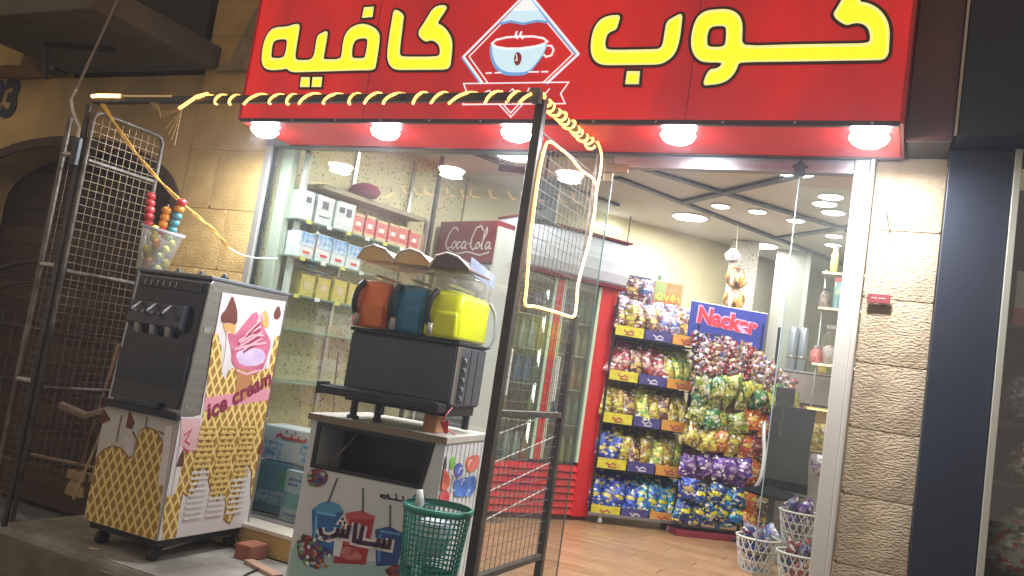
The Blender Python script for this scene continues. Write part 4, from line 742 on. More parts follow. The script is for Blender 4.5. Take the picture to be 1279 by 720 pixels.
for x, z in SL['dots']: flat('writing_dot', mat('print aubergine', (.045, .01, .045)), ss, [[(x-.009, z), (x, z+.009), (x+.009, z), (x, z-.009)]], 'front', -.0066, .001)
flat('writing_dot_ground', mat('print white', (.75, .72, .72)), ss, [[(SL['dots'][0][0]-.024, SL['dots'][0][1]-.01), (SL['dots'][2][0], SL['dots'][2][1]+.024), (SL['dots'][1][0]+.024, SL['dots'][1][1]-.01)]], 'front', -.0053, .001)
flat('blue_blot_print', mat('print cyan', (.05, .25, .36), .4), ss, [[(-.125, .60), (-.10, .635), (-.06, .63), (-.055, .59), (-.09, .575)]], 'front', -.0025, .001, smooth=1)
ribbon('small_writing_edge', mat('print white', (.75, .72, .72)), ss, SL['small'], 'front', -.0035, .019); ribbon('small_writing', mat('print navy', (.015, .025, .07), .4), ss, SL['small'], 'front', -.0048, .009)
blotm = pack_mat('fruit blots', (.25, .04, .05), (.05, .08, .25), (.5, .5, .5), (.1, .3, .1))
for k in ('logo1', 'logo2', 'logo3'): flat('fruit_print', blotm, ss, [[(max(-W2+.006, min(-.004, x)), max(.095, z)) for x, z in SL[k]]], 'front', -.0045, .001, smooth=1)
rng = random.Random(3)
dotm = [mat('dot print %s' % n, c, .5) for n, c in (('white', (.7, .7, .7)), ('violet', (.10, .06, .22)), ('orange', (.5, .15, .05)), ('navy', (.03, .05, .16)))]
dsrc = [flat('dot_print', m_, ss, [[(.009*cos(a*pi/4), .009*sin(a*pi/4)) for a in range(8)]], 'front', 0, .001) for m_ in dotm]
for i in range(34):
    loc = (-.64+rng.random()*.16, -.0056-.0001*i, .20+rng.random()*.15)
    if i < 4: dsrc[i].location = loc
    else: share(dsrc[i % 4], 'dot_print', ss, loc)
bc = [(.05, .03, .04), (.18, .42, .06), (.62, .10, .05), (.06, .08, .38), (.6, .12, .08), (.05, .16, .55), (.55, .05, .07)]
for k, (pl, c_) in enumerate(zip(SL['bal'], bc)):
    pl = [(max(.01, min(.5, y)), z) for y, z in pl]
    if abs(area(pl)) < 1e-4: continue
    flat('balloon_print', mat('balloon %d' % k, c_, .4, n=(14, .5), c2=tuple(min(1, x*1.5+.15) for x in c_)), ss, [pl], 'side', .0060+.0004*k, .001, smooth=1)
for k, (cx_, cz_, cc) in enumerate(((-.54, .40, (.15, .42, .70)), (-.375, .42, (.62, .12, .14)), (-.20, .38, (.10, .28, .60)))):
    ribbon('cup_shine_print', mat('cup shine %d' % k, cc, .4), ss, [[(cx_-.05, cz_+.03), (cx_-.035, cz_-.09)], [(cx_-.055, cz_+.045), (cx_+.05, cz_+.05)]], 'front', -.0034, .012)
flat('ice_blob_print', mat('ice print', (.55, .20, .18), .4, n=(30, .9), c2=(.35, .03, .03)), ss, [[(-.45, .30), (-.40, .33), (-.33, .31), (-.32, .275), (-.42, .262)]], 'front', -.0038, .001, smooth=1)
for k, (y_, z_) in enumerate(((.10, .70), (.20, .72), (.14, .62), (.27, .66), (.33, .75), (.24, .56), (.37, .60))): ribbon('balloon_shine', mat('print white', (.75, .72, .72)), ss, [[(y_, z_), (y_+.02, z_+.025), (y_+.045, z_+.02)]], 'side', .0094, .007)
# slush machine, placed on blocks on the stand
sm = thing('slush_machine', 'black three tank slush machine with orange, teal and yellow tanks', 'slush machine', (-1.89, -.64, 0), radians(8))
bx('body', slate, sm, -.588, -.028, .045, .435, 1.03, 1.322, .008)
bx('front_cover', mat('smoked front', (.030, .034, .048), .14, n=(2.5, .8), c2=(.06, .07, .10)), sm, -.584, -.032, .034, .0445, 1.05, 1.31, .004)
bx('top_edge', black, sm, -.596, -.022, .03, .44, 1.3225, 1.34, .004)
bx('silver_stile', chrome, sm, -.0275, -.020, .046, .07, 1.045, 1.315)
sd = bx('side_panel', mat('charcoal side', (.10, .10, .12), .35, .3), sm, -.0275, -.022, .075, .43, 1.04, 1.315, .002)
for i in range(2): bx('side_groove', black, sm, -.0219, -.0195, .21+i*.10, .216+i*.10, 1.045, 1.31)
bx('control_strip', black, sm, -.0219, -.0185, .10, .165, 1.05, 1.27)
for i in range(5): MB().tube([(-.0185, .132, 1.075+i*.045), (-.010, .132, 1.075+i*.045)], .011, 10).build('control_knob', mat('grey knob', (.22, .22, .24), .4), sm)
bx('drip_tray', black, sm, -.650, -.035, -.075, .0335, 1.005, 1.045, .006); bx('drip_grille', mat('dark grille', (.03, .03, .03), .4), sm, -.63, -.055, -.065, .025, 1.0455, 1.05)
bx('tray_end', black, sm, -.672, -.6505, -.07, .03, 1.0, 1.06, .006)
bx('base', black, sm, -.575, -.04, .05, .42, .985, 1.029, .003)
for x_, y_ in ((-.53, .08), (-.43, .14), (-.06, .38), (-.53, .38)): MB().tube([(x_, y_, .915), (x_, y_, .984)], .018, 8).build('foot', black, sm)
MB().tube([(-.53, .08, .9), (-.53, .08, .915)], .03, 10).build('foot_pad', black, sm)
MB().tube([(-.43, .14, .9), (-.43, .14, .915)], .022, 10).build('foot_pad', black, sm)
wb = tag(MB().box(0, .07, 0, .10, 0, .083).build('wood_block', mat('orange wood', (.42, .19, .09), .7, n=(14, .6), stretch=(1, 1, 6)), None, .004, loc=(-2.05, -.60, .901)), 'reddish wooden block propping the front right of the slush machine', 'wood block'); wb.rotation_euler = (0, 0, radians(8))
rdc = tag(MB().tube(smooth_path([(-1.93, -.56, 1.03), (-1.935, -.60, .99), (-1.94, -.61, .955), (-1.90, -.62, .93), (-1.87, -.60, .915)], 4), .004, 5).build('red_tag_cord', mat('red tape', (.5, .03, .05), .4)), 'short red cord hanging under the slush machine control panel', 'cord')
flat('red_flag', mat('red tape', (.5, .03, .05)), rdc, [[(-1.94, .955), (-1.90, .975), (-1.895, .915), (-1.91, .91)]], 'front', -.63, .004)
tanks = [('orange', (.85, .20, .02), (.65, .10, .02)), ('teal', (.006, .16, .30), (.004, .10, .20)), ('yellow', (.80, .86, .01), (.68, .74, .01))]
def rbox(x0, x1, y0, y1, z0, z1, r=.03, top=1.0):
    P = []
    cx = [(x1-r, y1-r, 0), (x0+r, y1-r, pi/2), (x0+r, y0+r, pi), (x1-r, y0+r, 1.5*pi)]
    ring = [(a[0]+r*cos(a[2]+k*pi/6), a[1]+r*sin(a[2]+k*pi/6)) for a in cx for k in range(4)]
    mx_, my_ = (x0+x1)/2, (y0+y1)/2; vs = []; n = len(ring)
    lv = [(z0, .94), (z0+.015, 1), (z1-.02, top), (z1, top*.93)]
    for z, s in lv: vs += [(mx_+(x-mx_)*s, my_+(y-my_)*s, z) for x, y in ring]
    fs = [tuple(range(n))[::-1], tuple(range(3*n, 4*n))]
    for k in range(3): fs += [(k*n+i, k*n+(i+1) % n, (k+1)*n+(i+1) % n, (k+1)*n+i) for i in range(n)]
    return MB().add(vs, fs)
lidm = [mat('lid amber', (.70, .44, .16), .3, n=(6, .7), c2=(.75, .6, .38)), mat('lid amber', (.55, .33, .12)), mat('lid brown', (.12, .075, .06), .35)]
for i, (nm, c_, c2_) in enumerate(tanks):
    x0 = -.592+i*.1915; x1 = x0+.189; y0, y1 = .0, .40; cxm0 = (x0+x1)/2
    lq = rbox(x0, x1, y0-.004, y1+.003, 1.345, 1.560, .035, .99).build('slush', mat(nm+' slush', c_, .25, n=(7, .7), c2=c2_, spec=.6), sm, smooth=True, bevel=0); lq['label'] = nm+' slush filling its tank'
    rbox(x0, x1, y0, y1, 1.342, 1.665, .037, .98).build('tank', clear, sm, smooth=True)
    rbox(x0+.045, x1-.01, -.012, .02, 1.35, 1.47, .015, .9).build('tank_front_cap', mat(nm+' cap', tuple(x*.8 for x in c_), .3), sm, smooth=True)
    hp = smooth_path([(x0+.035, -.012, 1.40), (x0+.03, -.030, 1.44), (x0+.033, -.036, 1.48), (x0+.042, -.030, 1.53), (x0+.055, -.006, 1.562)], 4)
    MB().tube(hp, [.015 for k in range(len(hp))], 8).build('tap_handle', black, sm, smooth=True)
    for q_ in range(4): MB().tube([(x0+.02, .05+.1*q_, 1.563), (x0+.09, .075+.1*q_, 1.572), (x1-.02, .05+.1*q_, 1.563)], .008, 6).build('slush_ridge', mat(nm+' frost', tuple(min(.9, v*.8+.12) for v in c_), .5), sm, smooth=True)
    MB().tube([(cxm0, .02, 1.60), (cxm0, .38, 1.60)], .007, 6).build('paddle_axle', offw, sm)
    MB().tube([(x0+.055, -.035, 1.35), (x0+.055, -.035, 1.405)], .014, 8).build('spout', mat('greyish spout', (.35, .32, .28), .3), sm, smooth=True)
    ld = MB(); vs = []
    cxm = (x0+x1)/2
    prof = [(-.5, 0), (-.36, .055), (-.1, .075), (.2, .06), (.5, .012), (.5, 0)]
    n = len(prof); vs = [(cxm+(x1-x0+.012)*u, y0-.012, 1.668+z) for u, z in prof]+[(cxm+(x1-x0)*u*.96, y1+.01, 1.668+z*.9) for u, z in prof]
    ld.add(vs, [tuple(range(n))[::-1], tuple(range(n, 2*n))]+[(k, (k+1) % n, n+(k+1) % n, n+k) for k in range(n)]); ldo = ld.build('lid', lidm[i], sm, .004)
    MB().tube([(cxm+(x1-x0+.016)*u, y0-.014, 1.668+z) for u, z in prof[:5]], .005, 6).build('lid_rim', mat('lid rim white', (.75, .72, .66), .3), ldo)
bx('tank_side_label', mat('milky label', (.45, .46, .42), .4), sm, -.050, -.034, .05, .22, 1.345, 1.385)
flat('lid_sheet', mat('lid blue white', (.45, .5, .62), .3, n=(12, .9), c2=(.12, .16, .3)), sm, [[(.02, 1.668), (.40, 1.63), (.40, 1.70), (.20, 1.725), (.02, 1.74)]], 'side', -.022, .004)
MB().tube(smooth_path([(-.03, .40, 1.56), (.0, .42, 1.50), (.01, .42, 1.40), (-.01, .41, 1.33)], 4), .009, 6).build('hose', mat('grey hose', (.25, .25, .26)), sm, smooth=True)
# cord from the window down behind the stand
dc = tag(MB().tube(smooth_path([(-3.03, -.03, 1.20), (-2.99, -.06, .95), (-2.92, -.10, .78), (-2.80, -.22, .62), (-2.70, -.45, .52)], 5), .004, 5).build('black_cord', mat('brown cord', (.07, .03, .025), .5)), 'thin dark cord sagging behind the ice cream machine to the slush stand', 'cord')
# green basket on a crate
cr = thing('low_crate', 'small grey crate under the green basket', 'crate', (-1.745, -.93, 0), 0)
cr.location = (-1.745, -.90, .007); bx('crate_body', mat('grey crate', (.25, .25, .25), .6), cr, -.14, .14, -.02, .14, 0, .29, .008)
gb_ = thing('green_basket', 'green plastic basket with square holes beside the mesh post', 'basket', (-1.745, -.88, .298))
gmat = mat('green plastic', (.02, .20, .15), .4, n=(4, .5), c2=(.015, .15, .115))
def rad(z): return .112+.030*z/.34
nb_, nz_ = 40, 13; hb = MB()
for i in range(nb_):
    a = 2*pi*i/nb_; hb.tube([(rad(z)*cos(a), rad(z)*sin(a), z) for z in (.06, .2, .315)], .0034, 4, caps=False)
for k in range(nz_):
    z = .06+.255*k/(nz_-1); hb.tube([(rad(z)*cos(2*pi*i/28), rad(z)*sin(2*pi*i/28), z) for i in range(28)], .0036, 4, closed=True)
o = hb.build('lattice_wall', gmat, gb_); o['kind'] = 'stuff'
MB().lathe([(rad(0)-.01, 0), (rad(0), .005), (rad(.06)+.002, .062), (rad(.06)-.004, .062), (rad(0)-.006, .01), (.0001, .01)], 28).build('solid_base', gmat, gb_, smooth=True)
MB().lathe([(rad(.31)-.002, .315), (rad(.31)+.009, .316), (rad(.34)+.009, .338), (rad(.34)-.002, .342)], 28, cap=False).build('rim', gmat, gb_, smooth=True)
pb_ = tag(MB().lathe([(.0001, 0), (.06, .02), (.085, .10), (.07, .15), (.02, .17), (.0001, .175)], 9).build('white_bag', mat('white film', (.6, .62, .66), .4, n=(9, .6), bump=(14, 1, .02)), None, loc=(-1.75, -.88, .42)), 'crumpled white plastic bag inside the green basket', 'bag')
sp_ = tag(MB().tube([(-1.84, -.92, .58), (-1.82, -.91, .64), (-1.83, -.91, .69)], [.014, .02, .014], 8).build('grey_scoop', mat('pale grey plastic', (.45, .45, .44), .35), None, smooth=True), 'pale grey scoop sticking out of the green basket', 'scoop')

# screws, data plate and stains on the machines, litter on the pavement
for x_, z_ in ((-W+.02, .14), (-.02, .14), (-W+.02, .72), (-.02, .72)): MB().lathe([(.006, 0), (.004, .003), (.0001, .0035)], 8).build('screw', steel, ic, loc=(x_, -.0036, z_)).rotation_euler = (pi/2, 0, 0)
for y_, z_ in ((.06, 1.44), (.03, .80), (D-.014, 1.42), (D-.014, .78), (D-.014, .16)): MB().lathe([(.006, 0), (.004, .003), (.0001, .0035)], 8).build('screw', steel, ic, loc=(.0025, y_, z_)).rotation_euler = (0, pi/2, 0)
bx('data_plate', mat('plate silver', (.55, .55, .55), .3, .8), ic, .0, .0022, .05, .10, 1.20, 1.23)
stn = mat('brown drip stain', (.16, .08, .04), .5)
ribbon('syrup_stain', stn, ic, [[(-.40, .70), (-.402, .62), (-.40, .56)], [(-.22, .72), (-.218, .66)]], 'front', -.0056, .006)
dpl = thing('drain_cable', 'black power cable trailing from the ice cream machine over the pavement', 'cable')
MB().tube(smooth_path([(-3.40, -.20, .08), (-3.20, -.30, .016), (-3.02, -.42, .014), (-2.95, -.60, .014), (-2.80, -.72, .014), (-2.62, -.70, .014)], 5), .006, 6).build('cable', black, dpl)
lt = random.Random(11)
for k, (nm_, lab_, cc) in enumerate(q_ for q_ in (('cigarette_end', 'pale cigarette end on the pavement before the ice cream machine', (.6, .5, .35)), ('crumpled_wrapper', 'small crumpled silver wrapper on the pavement near the castor', (.5, .5, .52)), ('plastic_straw', 'pink plastic straw lying on the pavement by the slush stand', (.6, .2, .3)), ('paper_scrap', 'white paper scrap on the pavement behind the brick', (.65, .64, .6))) if q_[0] in ('cigarette_end', 'plastic_straw')):
    x_, y_ = [(-3.75, -.88), (-2.85, -.84)][k]
    if True: o = MB().tube([(0, 0, .012), (.05+.08*k, .02, .012)], .004, 6).build(nm_, mat(nm_, cc, .6))
    o.location = (x_, y_, 0); tag(o, lab_, nm_.replace('_', ' '))
# ================================================================ INSIDE THE SHOP
ORD = ['first', 'second', 'third', 'fourth', 'fifth', 'sixth', 'seventh', 'eighth', 'ninth', 'tenth', 'eleventh', 'twelfth', 'thirteenth', 'fourteenth', 'fifteenth']
# ceiling lamps
cmm = mat('ceiling lamp face', (.9, .9, .9), .5, emit=((.95, .97, 1.0), 24))
def clamp_(x, y, r, label, pw):
    t = thing('ceiling_light', label, 'light', (x, y, 2.757), 0, 'recessed ceiling lights in the shop')
    MB().lathe([(r*1.12, 0), (r*1.12, -.006), (r, -.012), (r*.96, -.008)], 24).build('bezel', mat('white bezel', (.8, .8, .8)), t, smooth=True)
    MB().lathe([(.0001, -.014), (r*.7, -.013), (r*.95, -.008)], 24).build('diffuser', cmm, t, smooth=True)
    if pw: arealight(t, (0, 0, -.03), r*2, pw, (1.0, .98, .95))
clamp_(-1.85, 2.93, .15, 'large round ceiling light over the snack rack', 23); clamp_(-1.42, 4.02, .15, 'large round ceiling light in front of the speckled column', 23)
clamp_(-1.49, 2.45, .07, 'small ceiling light, first of three in the row by the black strips', 6); clamp_(-1.23, 2.58, .07, 'small ceiling light, second of three in the row by the black strips', 6); clamp_(-.97, 2.83, .07, 'small ceiling light, third of three in the row, seen beside the pane edge', 8)
clamp_(-.72, 3.35, .07, 'small ceiling light behind the side pane, nearer one', 8); clamp_(-.76, 3.75, .07, 'small ceiling light behind the side pane, farther one', 0)
clamp_(-2.7, 1.2, .15, 'large round ceiling light over the drinks fridge, hidden by the sign edge', 16); clamp_(-3.0, .45, .12, 'round ceiling light just inside the left window', 8); clamp_(-.8, 1.4, .12, 'round ceiling light just inside the doorway', 17)
clamp_(-.64, 2.00, .085, 'bright spot added for a lamp reflection, nearest of the three behind the side pane', 10); clamp_(-.70, 2.22, .085, 'bright spot added for a lamp reflection, middle of the three behind the side pane', 0); clamp_(-.66, 2.48, .085, 'bright spot added for a lamp reflection, farthest of the three behind the side pane', 8)  # three glowing spots added to stand in for sign lamp reflections
wl = tag(bx('wall_light', mat('wall light tube', (.9, .9, .9), .5, emit=((.95, .97, 1), 5)), None, -.13, .13, -.03, 0, 0, .05, .01), 'short bright light bar on the cream wall above the fridge', 'light'); wl.location = (-2.60, 3.0, 2.60); wl.rotation_euler = (0, 0, radians(52))

# ---- left wall shelves
sw_ = thing('wall_shelving', 'glass shelves on chrome rails along the speckled left wall', 'shelf', (-3.86, .03, 0), math.atan2(.979, .206))
gsh = mat('green glass edge', (.30, .42, .34), .15, alpha=.55)
for z, a, b in ((1.985, .08, 1.28), (1.745, .08, 1.28), (1.505, .08, 1.28), (1.285, .10, 1.28), (.95, .1, 1.28)):
    bx('glass_shelf', gsh, sw_, a, b, -.26, -.005, z, z+.010)
for x in (.10, .7, 1.27): bx('rail', chrome, sw_, x-.012, x+.012, -.02, -.002, .3, 2.7)
bx('front_pole', darkmetal, sw_, 1.285, 1.31, -.27, -.245, .2, 2.75); bx('chrome_pole', chrome, sw_, 1.225, 1.25, -.27, -.25, 1.5, 2.25)
bx('top_cornice', mat('brown film', (.30, .24, .16), .6), sw_, .3, 1.28, -.20, -.01, 2.24, 2.27)
wa = math.atan2(.979, .206)
def onwall(s, off, z): return (-3.86+.206*s+.979*off, .03+.979*s-.206*off, z)
cr_ng = random.Random(21)
def carton(name, s0, s1, off, dep, z0, z1, m, label, group, decos=()):
    t = thing(name, label, 'box', onwall(s0+cr_ng.uniform(-.006, .006), off-cr_ng.uniform(0, .03), z0), wa+radians(cr_ng.uniform(-5, 5)), group); t.scale = (1, 1, cr_ng.uniform(.94, 1.05))
    bx('carton', m, t, .002, s1-s0-.002, .0, dep, 0, z1-z0, .002)
    for nm, mm, x0, x1, a, b in decos: bx(nm, mm, t, x0*(s1-s0), x1*(s1-s0), -.0015, 0.0, a*(z1-z0), b*(z1-z0))
    return t
wcard = mat('white card', (.70, .70, .68), .5, n=(26, .7), c2=(.45, .45, .46)); inkk = mat('grey ink', (.12, .12, .14), .5); blk = mat('blue print card', (.06, .22, .50), .45, n=(30, .9), c2=(.7, .75, .8)); rdk = mat('red print card', (.50, .04, .05), .4, n=(34, .8), c2=(.65, .35, .3)); tanc = mat('tan card', (.55, .42, .25), .5)
nvb = mat('navy card edge', (.03, .04, .16), .5)
carton('white_carton', .12, .225, .26, .2, 1.997, 2.185, wcard, 'narrow white printed carton at the window end of the top glass shelf', 'white cartons on the top shelf', [('print_block', inkk, .3, .7, .6, .8), ('edge_band', nvb, .94, .999, .02, .98)])
carton('white_carton', .245, .395, .26, .2, 1.997, 2.185, wcard, 'wide white printed carton, middle of three on the top glass shelf', 'white cartons on the top shelf', [('print_block', inkk, .3, .65, .55, .82), ('print_line', inkk, .2, .8, .25, .3)])
carton('white_carton', .40, .545, .26, .2, 1.997, 2.185, wcard, 'white printed carton next to the red packs on the top glass shelf', 'white cartons on the top shelf', [('print_block', inkk, .1, .4, .6, .8), ('print_line', inkk, .5, .8, .5, .8)])
for i in range(6):
    carton('red_pack', .555+i*.112, .655+i*.112, .25, .18, 1.997, 2.145, rdk, 'red and tan drink pack on the top glass shelf, number %s from the window' % ('one', 'two', 'three', 'four', 'five', 'six')[i], 'red packs on the top shelf', [('tan_foot', tanc, .05, .95, .0, .16), ('tan_top', tanc, .05, .95, .88, 1.0), ('white_mark', wcard, .25, .7, .42, .62)])
for i in range(4):
    carton('tissue_box', .14+i*.14, .268+i*.14, .26, .2, 1.757, 1.925, wcard, 'blue topped white tissue box, %s of four from the window' % ('first', 'second', 'third', 'last')[i], 'blue and white tissue boxes', [('blue_top', blk, .02, .98, .45, .99), ('red_mark', mat('red ink', (.6, .03, .04), .5), .3, .75, .16, .26)])
ybk = mat('yellow print card', (.58, .46, .08), .5, n=(30, .8), c2=(.35, .25, .08))
for i in range(4):
    carton('yellow_pack', .22+i*.135, .335+i*.135, .25, .18, 1.517, 1.675, ybk, 'yellow pack with brown top on the third shelf, %s of four from the window' % ('first', 'second', 'third', 'last')[i], 'yellow packs on the third shelf', [('brown_top', mat('brown card', (.10, .06, .04), .5), .05, .95, .90, 1.0), ('picture', tanc, .25, .75, .3, .6)])
rb_ = tag(MB().lathe([(.0001, 0), (.10, .01), (.13, .05), (.10, .09), (.04, .11), (.0001, .115)], 14, (0, 0, 0), .6).build('folded_hat', mat('wine red cloth', (.22, .03, .06), .8), None, smooth=True, loc=onwall(.70, .14, 2.272)), 'wine red folded cap lying on the brown top cornice', 'cap')
hc = thing('hanging_white_charm', 'small white charm hanging under the top shelf', 'charm', onwall(.27, .25, 1.93)); MB().lathe([(.0001, -.015), (.012, -.008), (.013, .005), (.0001, .014)], 10).build('bead', wcard, hc); MB().tube([(0, 0, .01), (0, 0, .055)], .001, 4).build('thread', wcard, hc)
for z, n_ in ((1.985, 6), (1.745, 5), (1.505, 4)):
    for i in range(n_): bx('price_tag', mat('tag white', (.7, .7, .66), .5) if i % 2 else mat('tag yellow', (.6, .55, .1), .5), sw_, .16+i*.17, .20+i*.17, -.264, -.261, z-.012, z+.012)
# tissue packs and blue cartons at the window foot
pk1 = thing('tissue_pack', 'large white and blue tissue pack with red Arabic writing behind the ice cream machine', 'tissue pack', (-3.62, .14, .47), radians(8))
bx('pack', mat('soft white film', (.66, .68, .70), .35, n=(7, .5), c2=(.5, .54, .6)), pk1, 0, .36, 0, .2, 0, .215, .012); bx('blue_art', blk, pk1, .02, .15, -.0025, -.001, .005, .12); bx('blue_art', blk, pk1, .27, .33, -.0025, -.001, .03, .13)
ribbon('red_writing', mat('red ink', (.6, .03, .04)), pk1, [[(.31, .165), (.29, .150), (.25, .15), (.25, .175)], [(.25, .15), (.20, .15), (.20, .18)], [(.20, .15), (.14, .15), (.12, .17), (.09, .15)], [(.16, .195), (.165, .185)], [(.22, .195), (.225, .185)]], 'front', -.004, .013)
lb = mat('aqua card', (.14, .32, .42), .45, n=(10, .7), c2=(.06, .20, .34)); lb2 = mat('pale aqua card', (.45, .60, .68), .4, n=(8, .5), c2=(.3, .48, .58))
bc1 = thing('aqua_carton', 'aqua green carton standing under the white tissue pack', 'box', (-3.60, .13, .16), radians(8)); bx('carton', lb, bc1, 0, .25, 0, .2, 0, .305, .003); bx('green_patch', mat('green ink', (.12, .32, .18), .5), bc1, .14, .24, -.002, -.0005, .17, .26); bx('band', blk, bc1, .01, .24, -.002, -.0005, .05, .13)
bc2 = thing('pale_blue_carton', 'pale blue carton leaning beside the aqua carton on the ledge floor', 'box', (-3.33, .06, .155), radians(3)); bx('carton', lb2, bc2, 0, .17, 0, .05, 0, .30, .003); bx('teal_band', mat('teal ink', (.06, .38, .42), .5), bc2, .01, .16, -.002, -.0005, .08, .17); ribbon('blue_marks', mat('blue ink', (.04, .15, .45), .5), bc2, [[(.03, .25), (.13, .25)], [(.03, .22), (.10, .22)], [(.03, .045), (.12, .045)]], 'front', -.003, .012)
wc2 = tag(MB().tube(smooth_path([(-3.60, .03, .158), (-3.40, .04, .158), (-3.25, .08, .158), (-3.22, .13, .158), (-3.35, .11, .158), (-3.55, .07, .158)], 4), .006, 5).build('coiled_cable', mat('grey cable', (.3, .3, .29), .5)), 'loop of grey cable lying on the shop floor by the window', 'cable')
ww = tag(bx('window_worktop', mat('white shelf board', (.66, .64, .58), .45), None, -3.40, -3.16, .16, .30, .151, .17, .003), 'small white board on the floor behind the pale blue carton', 'board')

# ---- dark red cooler with script
co = thing('dark_red_cooler', 'drinks cooler with a dull dark red header and white script lettering', 'cooler', (-3.46, 1.60, .151), radians(-18.5))
bx('cabinet', mat('cooler grey', (.42, .41, .39), .5), co, 0, .64, .015, .30, .03, 1.84, .006); bx('header', darkred, co, -.005, .645, -.02, .30, 1.845, 2.165, .006)
bx('glass_door', mat('dim door glass', (.12, .13, .12), .15), co, .03, .61, .0, .014, .3, 1.80); bx('door_frame', offw, co, .0, .029, -.004, .013, .25, 1.83); bx('door_frame', offw, co, .611, .64, -.004, .013, .25, 1.83); bx('kick_plate', red, co, 0, .64, -.004, .013, .03, .245); bx('side_trim', mat('pale trim', (.55, .55, .52), .4), co, .646, .664, -.02, .28, .03, 2.12)
scr = [[(.215, 2.085), (.20, 2.11), (.16, 2.115), (.115, 2.06), (.095, 1.985), (.12, 1.945), (.17, 1.965)],
 [(.215, 2.0), (.19, 2.005), (.17, 1.97), (.185, 1.945), (.215, 1.965), (.215, 2.0)], [(.27, 1.995), (.245, 2.0), (.225, 1.97), (.24, 1.945), (.275, 1.965)],
 [(.325, 2.0), (.30, 2.005), (.28, 1.97), (.295, 1.945), (.32, 1.965), (.33, 2.0), (.325, 1.95), (.345, 1.95)], [(.35, 1.985), (.375, 1.99)],
 [(.50, 2.085), (.47, 2.125), (.42, 2.11), (.385, 2.03), (.385, 1.965), (.415, 1.94), (.45, 1.965)], [(.455, 1.995), (.44, 1.97), (.455, 1.945), (.48, 1.965), (.475, 1.995), (.455, 1.995)],
 [(.49, 1.965), (.545, 2.08), (.535, 2.11), (.515, 2.07), (.505, 1.95), (.53, 1.95)], [(.59, 1.995), (.565, 2.0), (.545, 1.97), (.56, 1.945), (.58, 1.965), (.595, 1.995), (.59, 1.95), (.615, 1.955)], [(.12, 1.945), (.22, 1.905), (.36, 1.925), (.50, 1.90), (.60, 1.925)]]
ribbon('script_writing', mat('script white', (.55, .45, .45), .5), co, scr, 'front', -.0225, .011)

# ---- main double door fridge
fa = math.atan2(.848, .53)
fg = thing('red_drinks_fridge', 'tall red double door drinks fridge with pale illuminated header', 'fridge', (-2.25, 2.45, .151), fa)
bx('side_wall', red, fg, -.02, .0, .0, .60, .03, 1.855, .002); bx('side_wall', red, fg, -1.05, -1.03, .0, .60, .03, 1.855, .002)
bx('back_wall', mat('fridge liner', (.55, .57, .55), .4), fg, -1.029, -.021, .57, .60, .03, 1.855); bx('liner_roof', mat('fridge liner', (.55, .57, .55)), fg, -1.029, -.021, .03, .569, 1.80, 1.855); bx('liner_floor', mat('fridge liner', (.55, .57, .55)), fg, -1.029, -.021, .03, .569, .40, .42)
bx('right_pillar', red, fg, -.165, .004, -.03, -.001, .03, 1.875, .006); bx('left_pillar', red, fg, -1.054, -.98, -.03, -.001, .03, 1.875, .006); bx('centre_mullion', red, fg, -.60, -.54, -.032, -.001, .44, 1.84, .004)
bx('pillar_edge', mat('pale edge strip', (.62, .50, .48), .4), fg, .0045, .012, -.03, .0, .03, 1.86)
hm = mat('header diffuser', (.62, .65, .72), .35, n=(3, .4), c2=(.5, .54, .62), emit=((.70, .78, .95), .13))
hp_ = [(-.03, 1.88), (-.075, 1.90), (-.105, 1.97), (-.11, 2.06), (-.10, 2.15), (-.07, 2.22), (-.03, 2.235), (.25, 2.235), (.25, 1.88)]
prism_side('header_light_box', hm, fg, hp_, -1.05, .03, .004)
for z0_, z1_ in ((1.856, 1.879), (2.236, 2.252)): bx('header_trim', darkred, fg, -1.056, .036, -.09, .26, z0_, z1_)
ribbon('header_seam', mat('white seam', (.8, .8, .82), .4), fg, [[(-1.04, 2.10), (.02, 2.10)]], 'front', -.1095, .008)
for k in range(2):
    x0, x1 = ((-.978, -.602), (-.538, -.167))[k]
    dr = bx('door_frame', mat('door seal pale green', (.50, .56, .42), .4), fg, x0, x0+.025, -.03, -.002, .45, 1.85); bx('door_frame', mat('door seal pale green', (.5, .56, .42)), fg, x1-.025, x1, -.03, -.002, .45, 1.85)
    bx('door_glass', glass, fg, x0+.026, x1-.026, -.02, -.014, .45, 1.85); bx('door_handle', white, fg, x0+.03, x0+.045, -.055, -.03, .9, 1.25, .003)
bx('grille_back', mat('grille dark', (.12, .008, .01), .6), fg, -.979, -.166, -.01, .0, .03, .43)
for i in range(7): prism_side('grille_slat', red, fg, [(-.035, .045+i*.055), (-.012, .045+i*.055), (-.012, .088+i*.055), (-.018, .088+i*.055)], -.979, -.166)
bx('kick_board', mat('grille dark', (.12, .008, .01)), fg, -1.05, .0, .0, .02, .0, .029)
for z in (.72, 1.0, 1.27, 1.53): bx('shelf', mat('wire shelf', (.55, .56, .54), .3, .5), fg, -1.028, -.022, .03, .55, z, z+.008)
bx('fridge_tube', mat('fridge lamp', (.9, .95, .9), .5, emit=((.9, 1.0, .88), 5)), fg, -.62, -.61, .06, .08, .5, 1.75)
bprof = [(.0001, 0), (.030, .002), (.032, .02), (.032, .13), (.026, .16), (.012, .19), (.012, .215), (.0001, .216)]
bms = [mat('bottle %s' % n, c, .15, n=(12, .7)) for n, c in (('green', (.10, .20, .12)), ('water', (.40, .46, .48)), ('orange', (.45, .22, .08)), ('cola', (.10, .02, .015)), ('lemon', (.42, .40, .20)), ('blue', (.06, .2, .42)))]
bsrc = []
lvl = [(.42, 'bottom'), (.729, 'second'), (1.009, 'middle'), (1.279, 'fourth'), (1.539, 'top')]
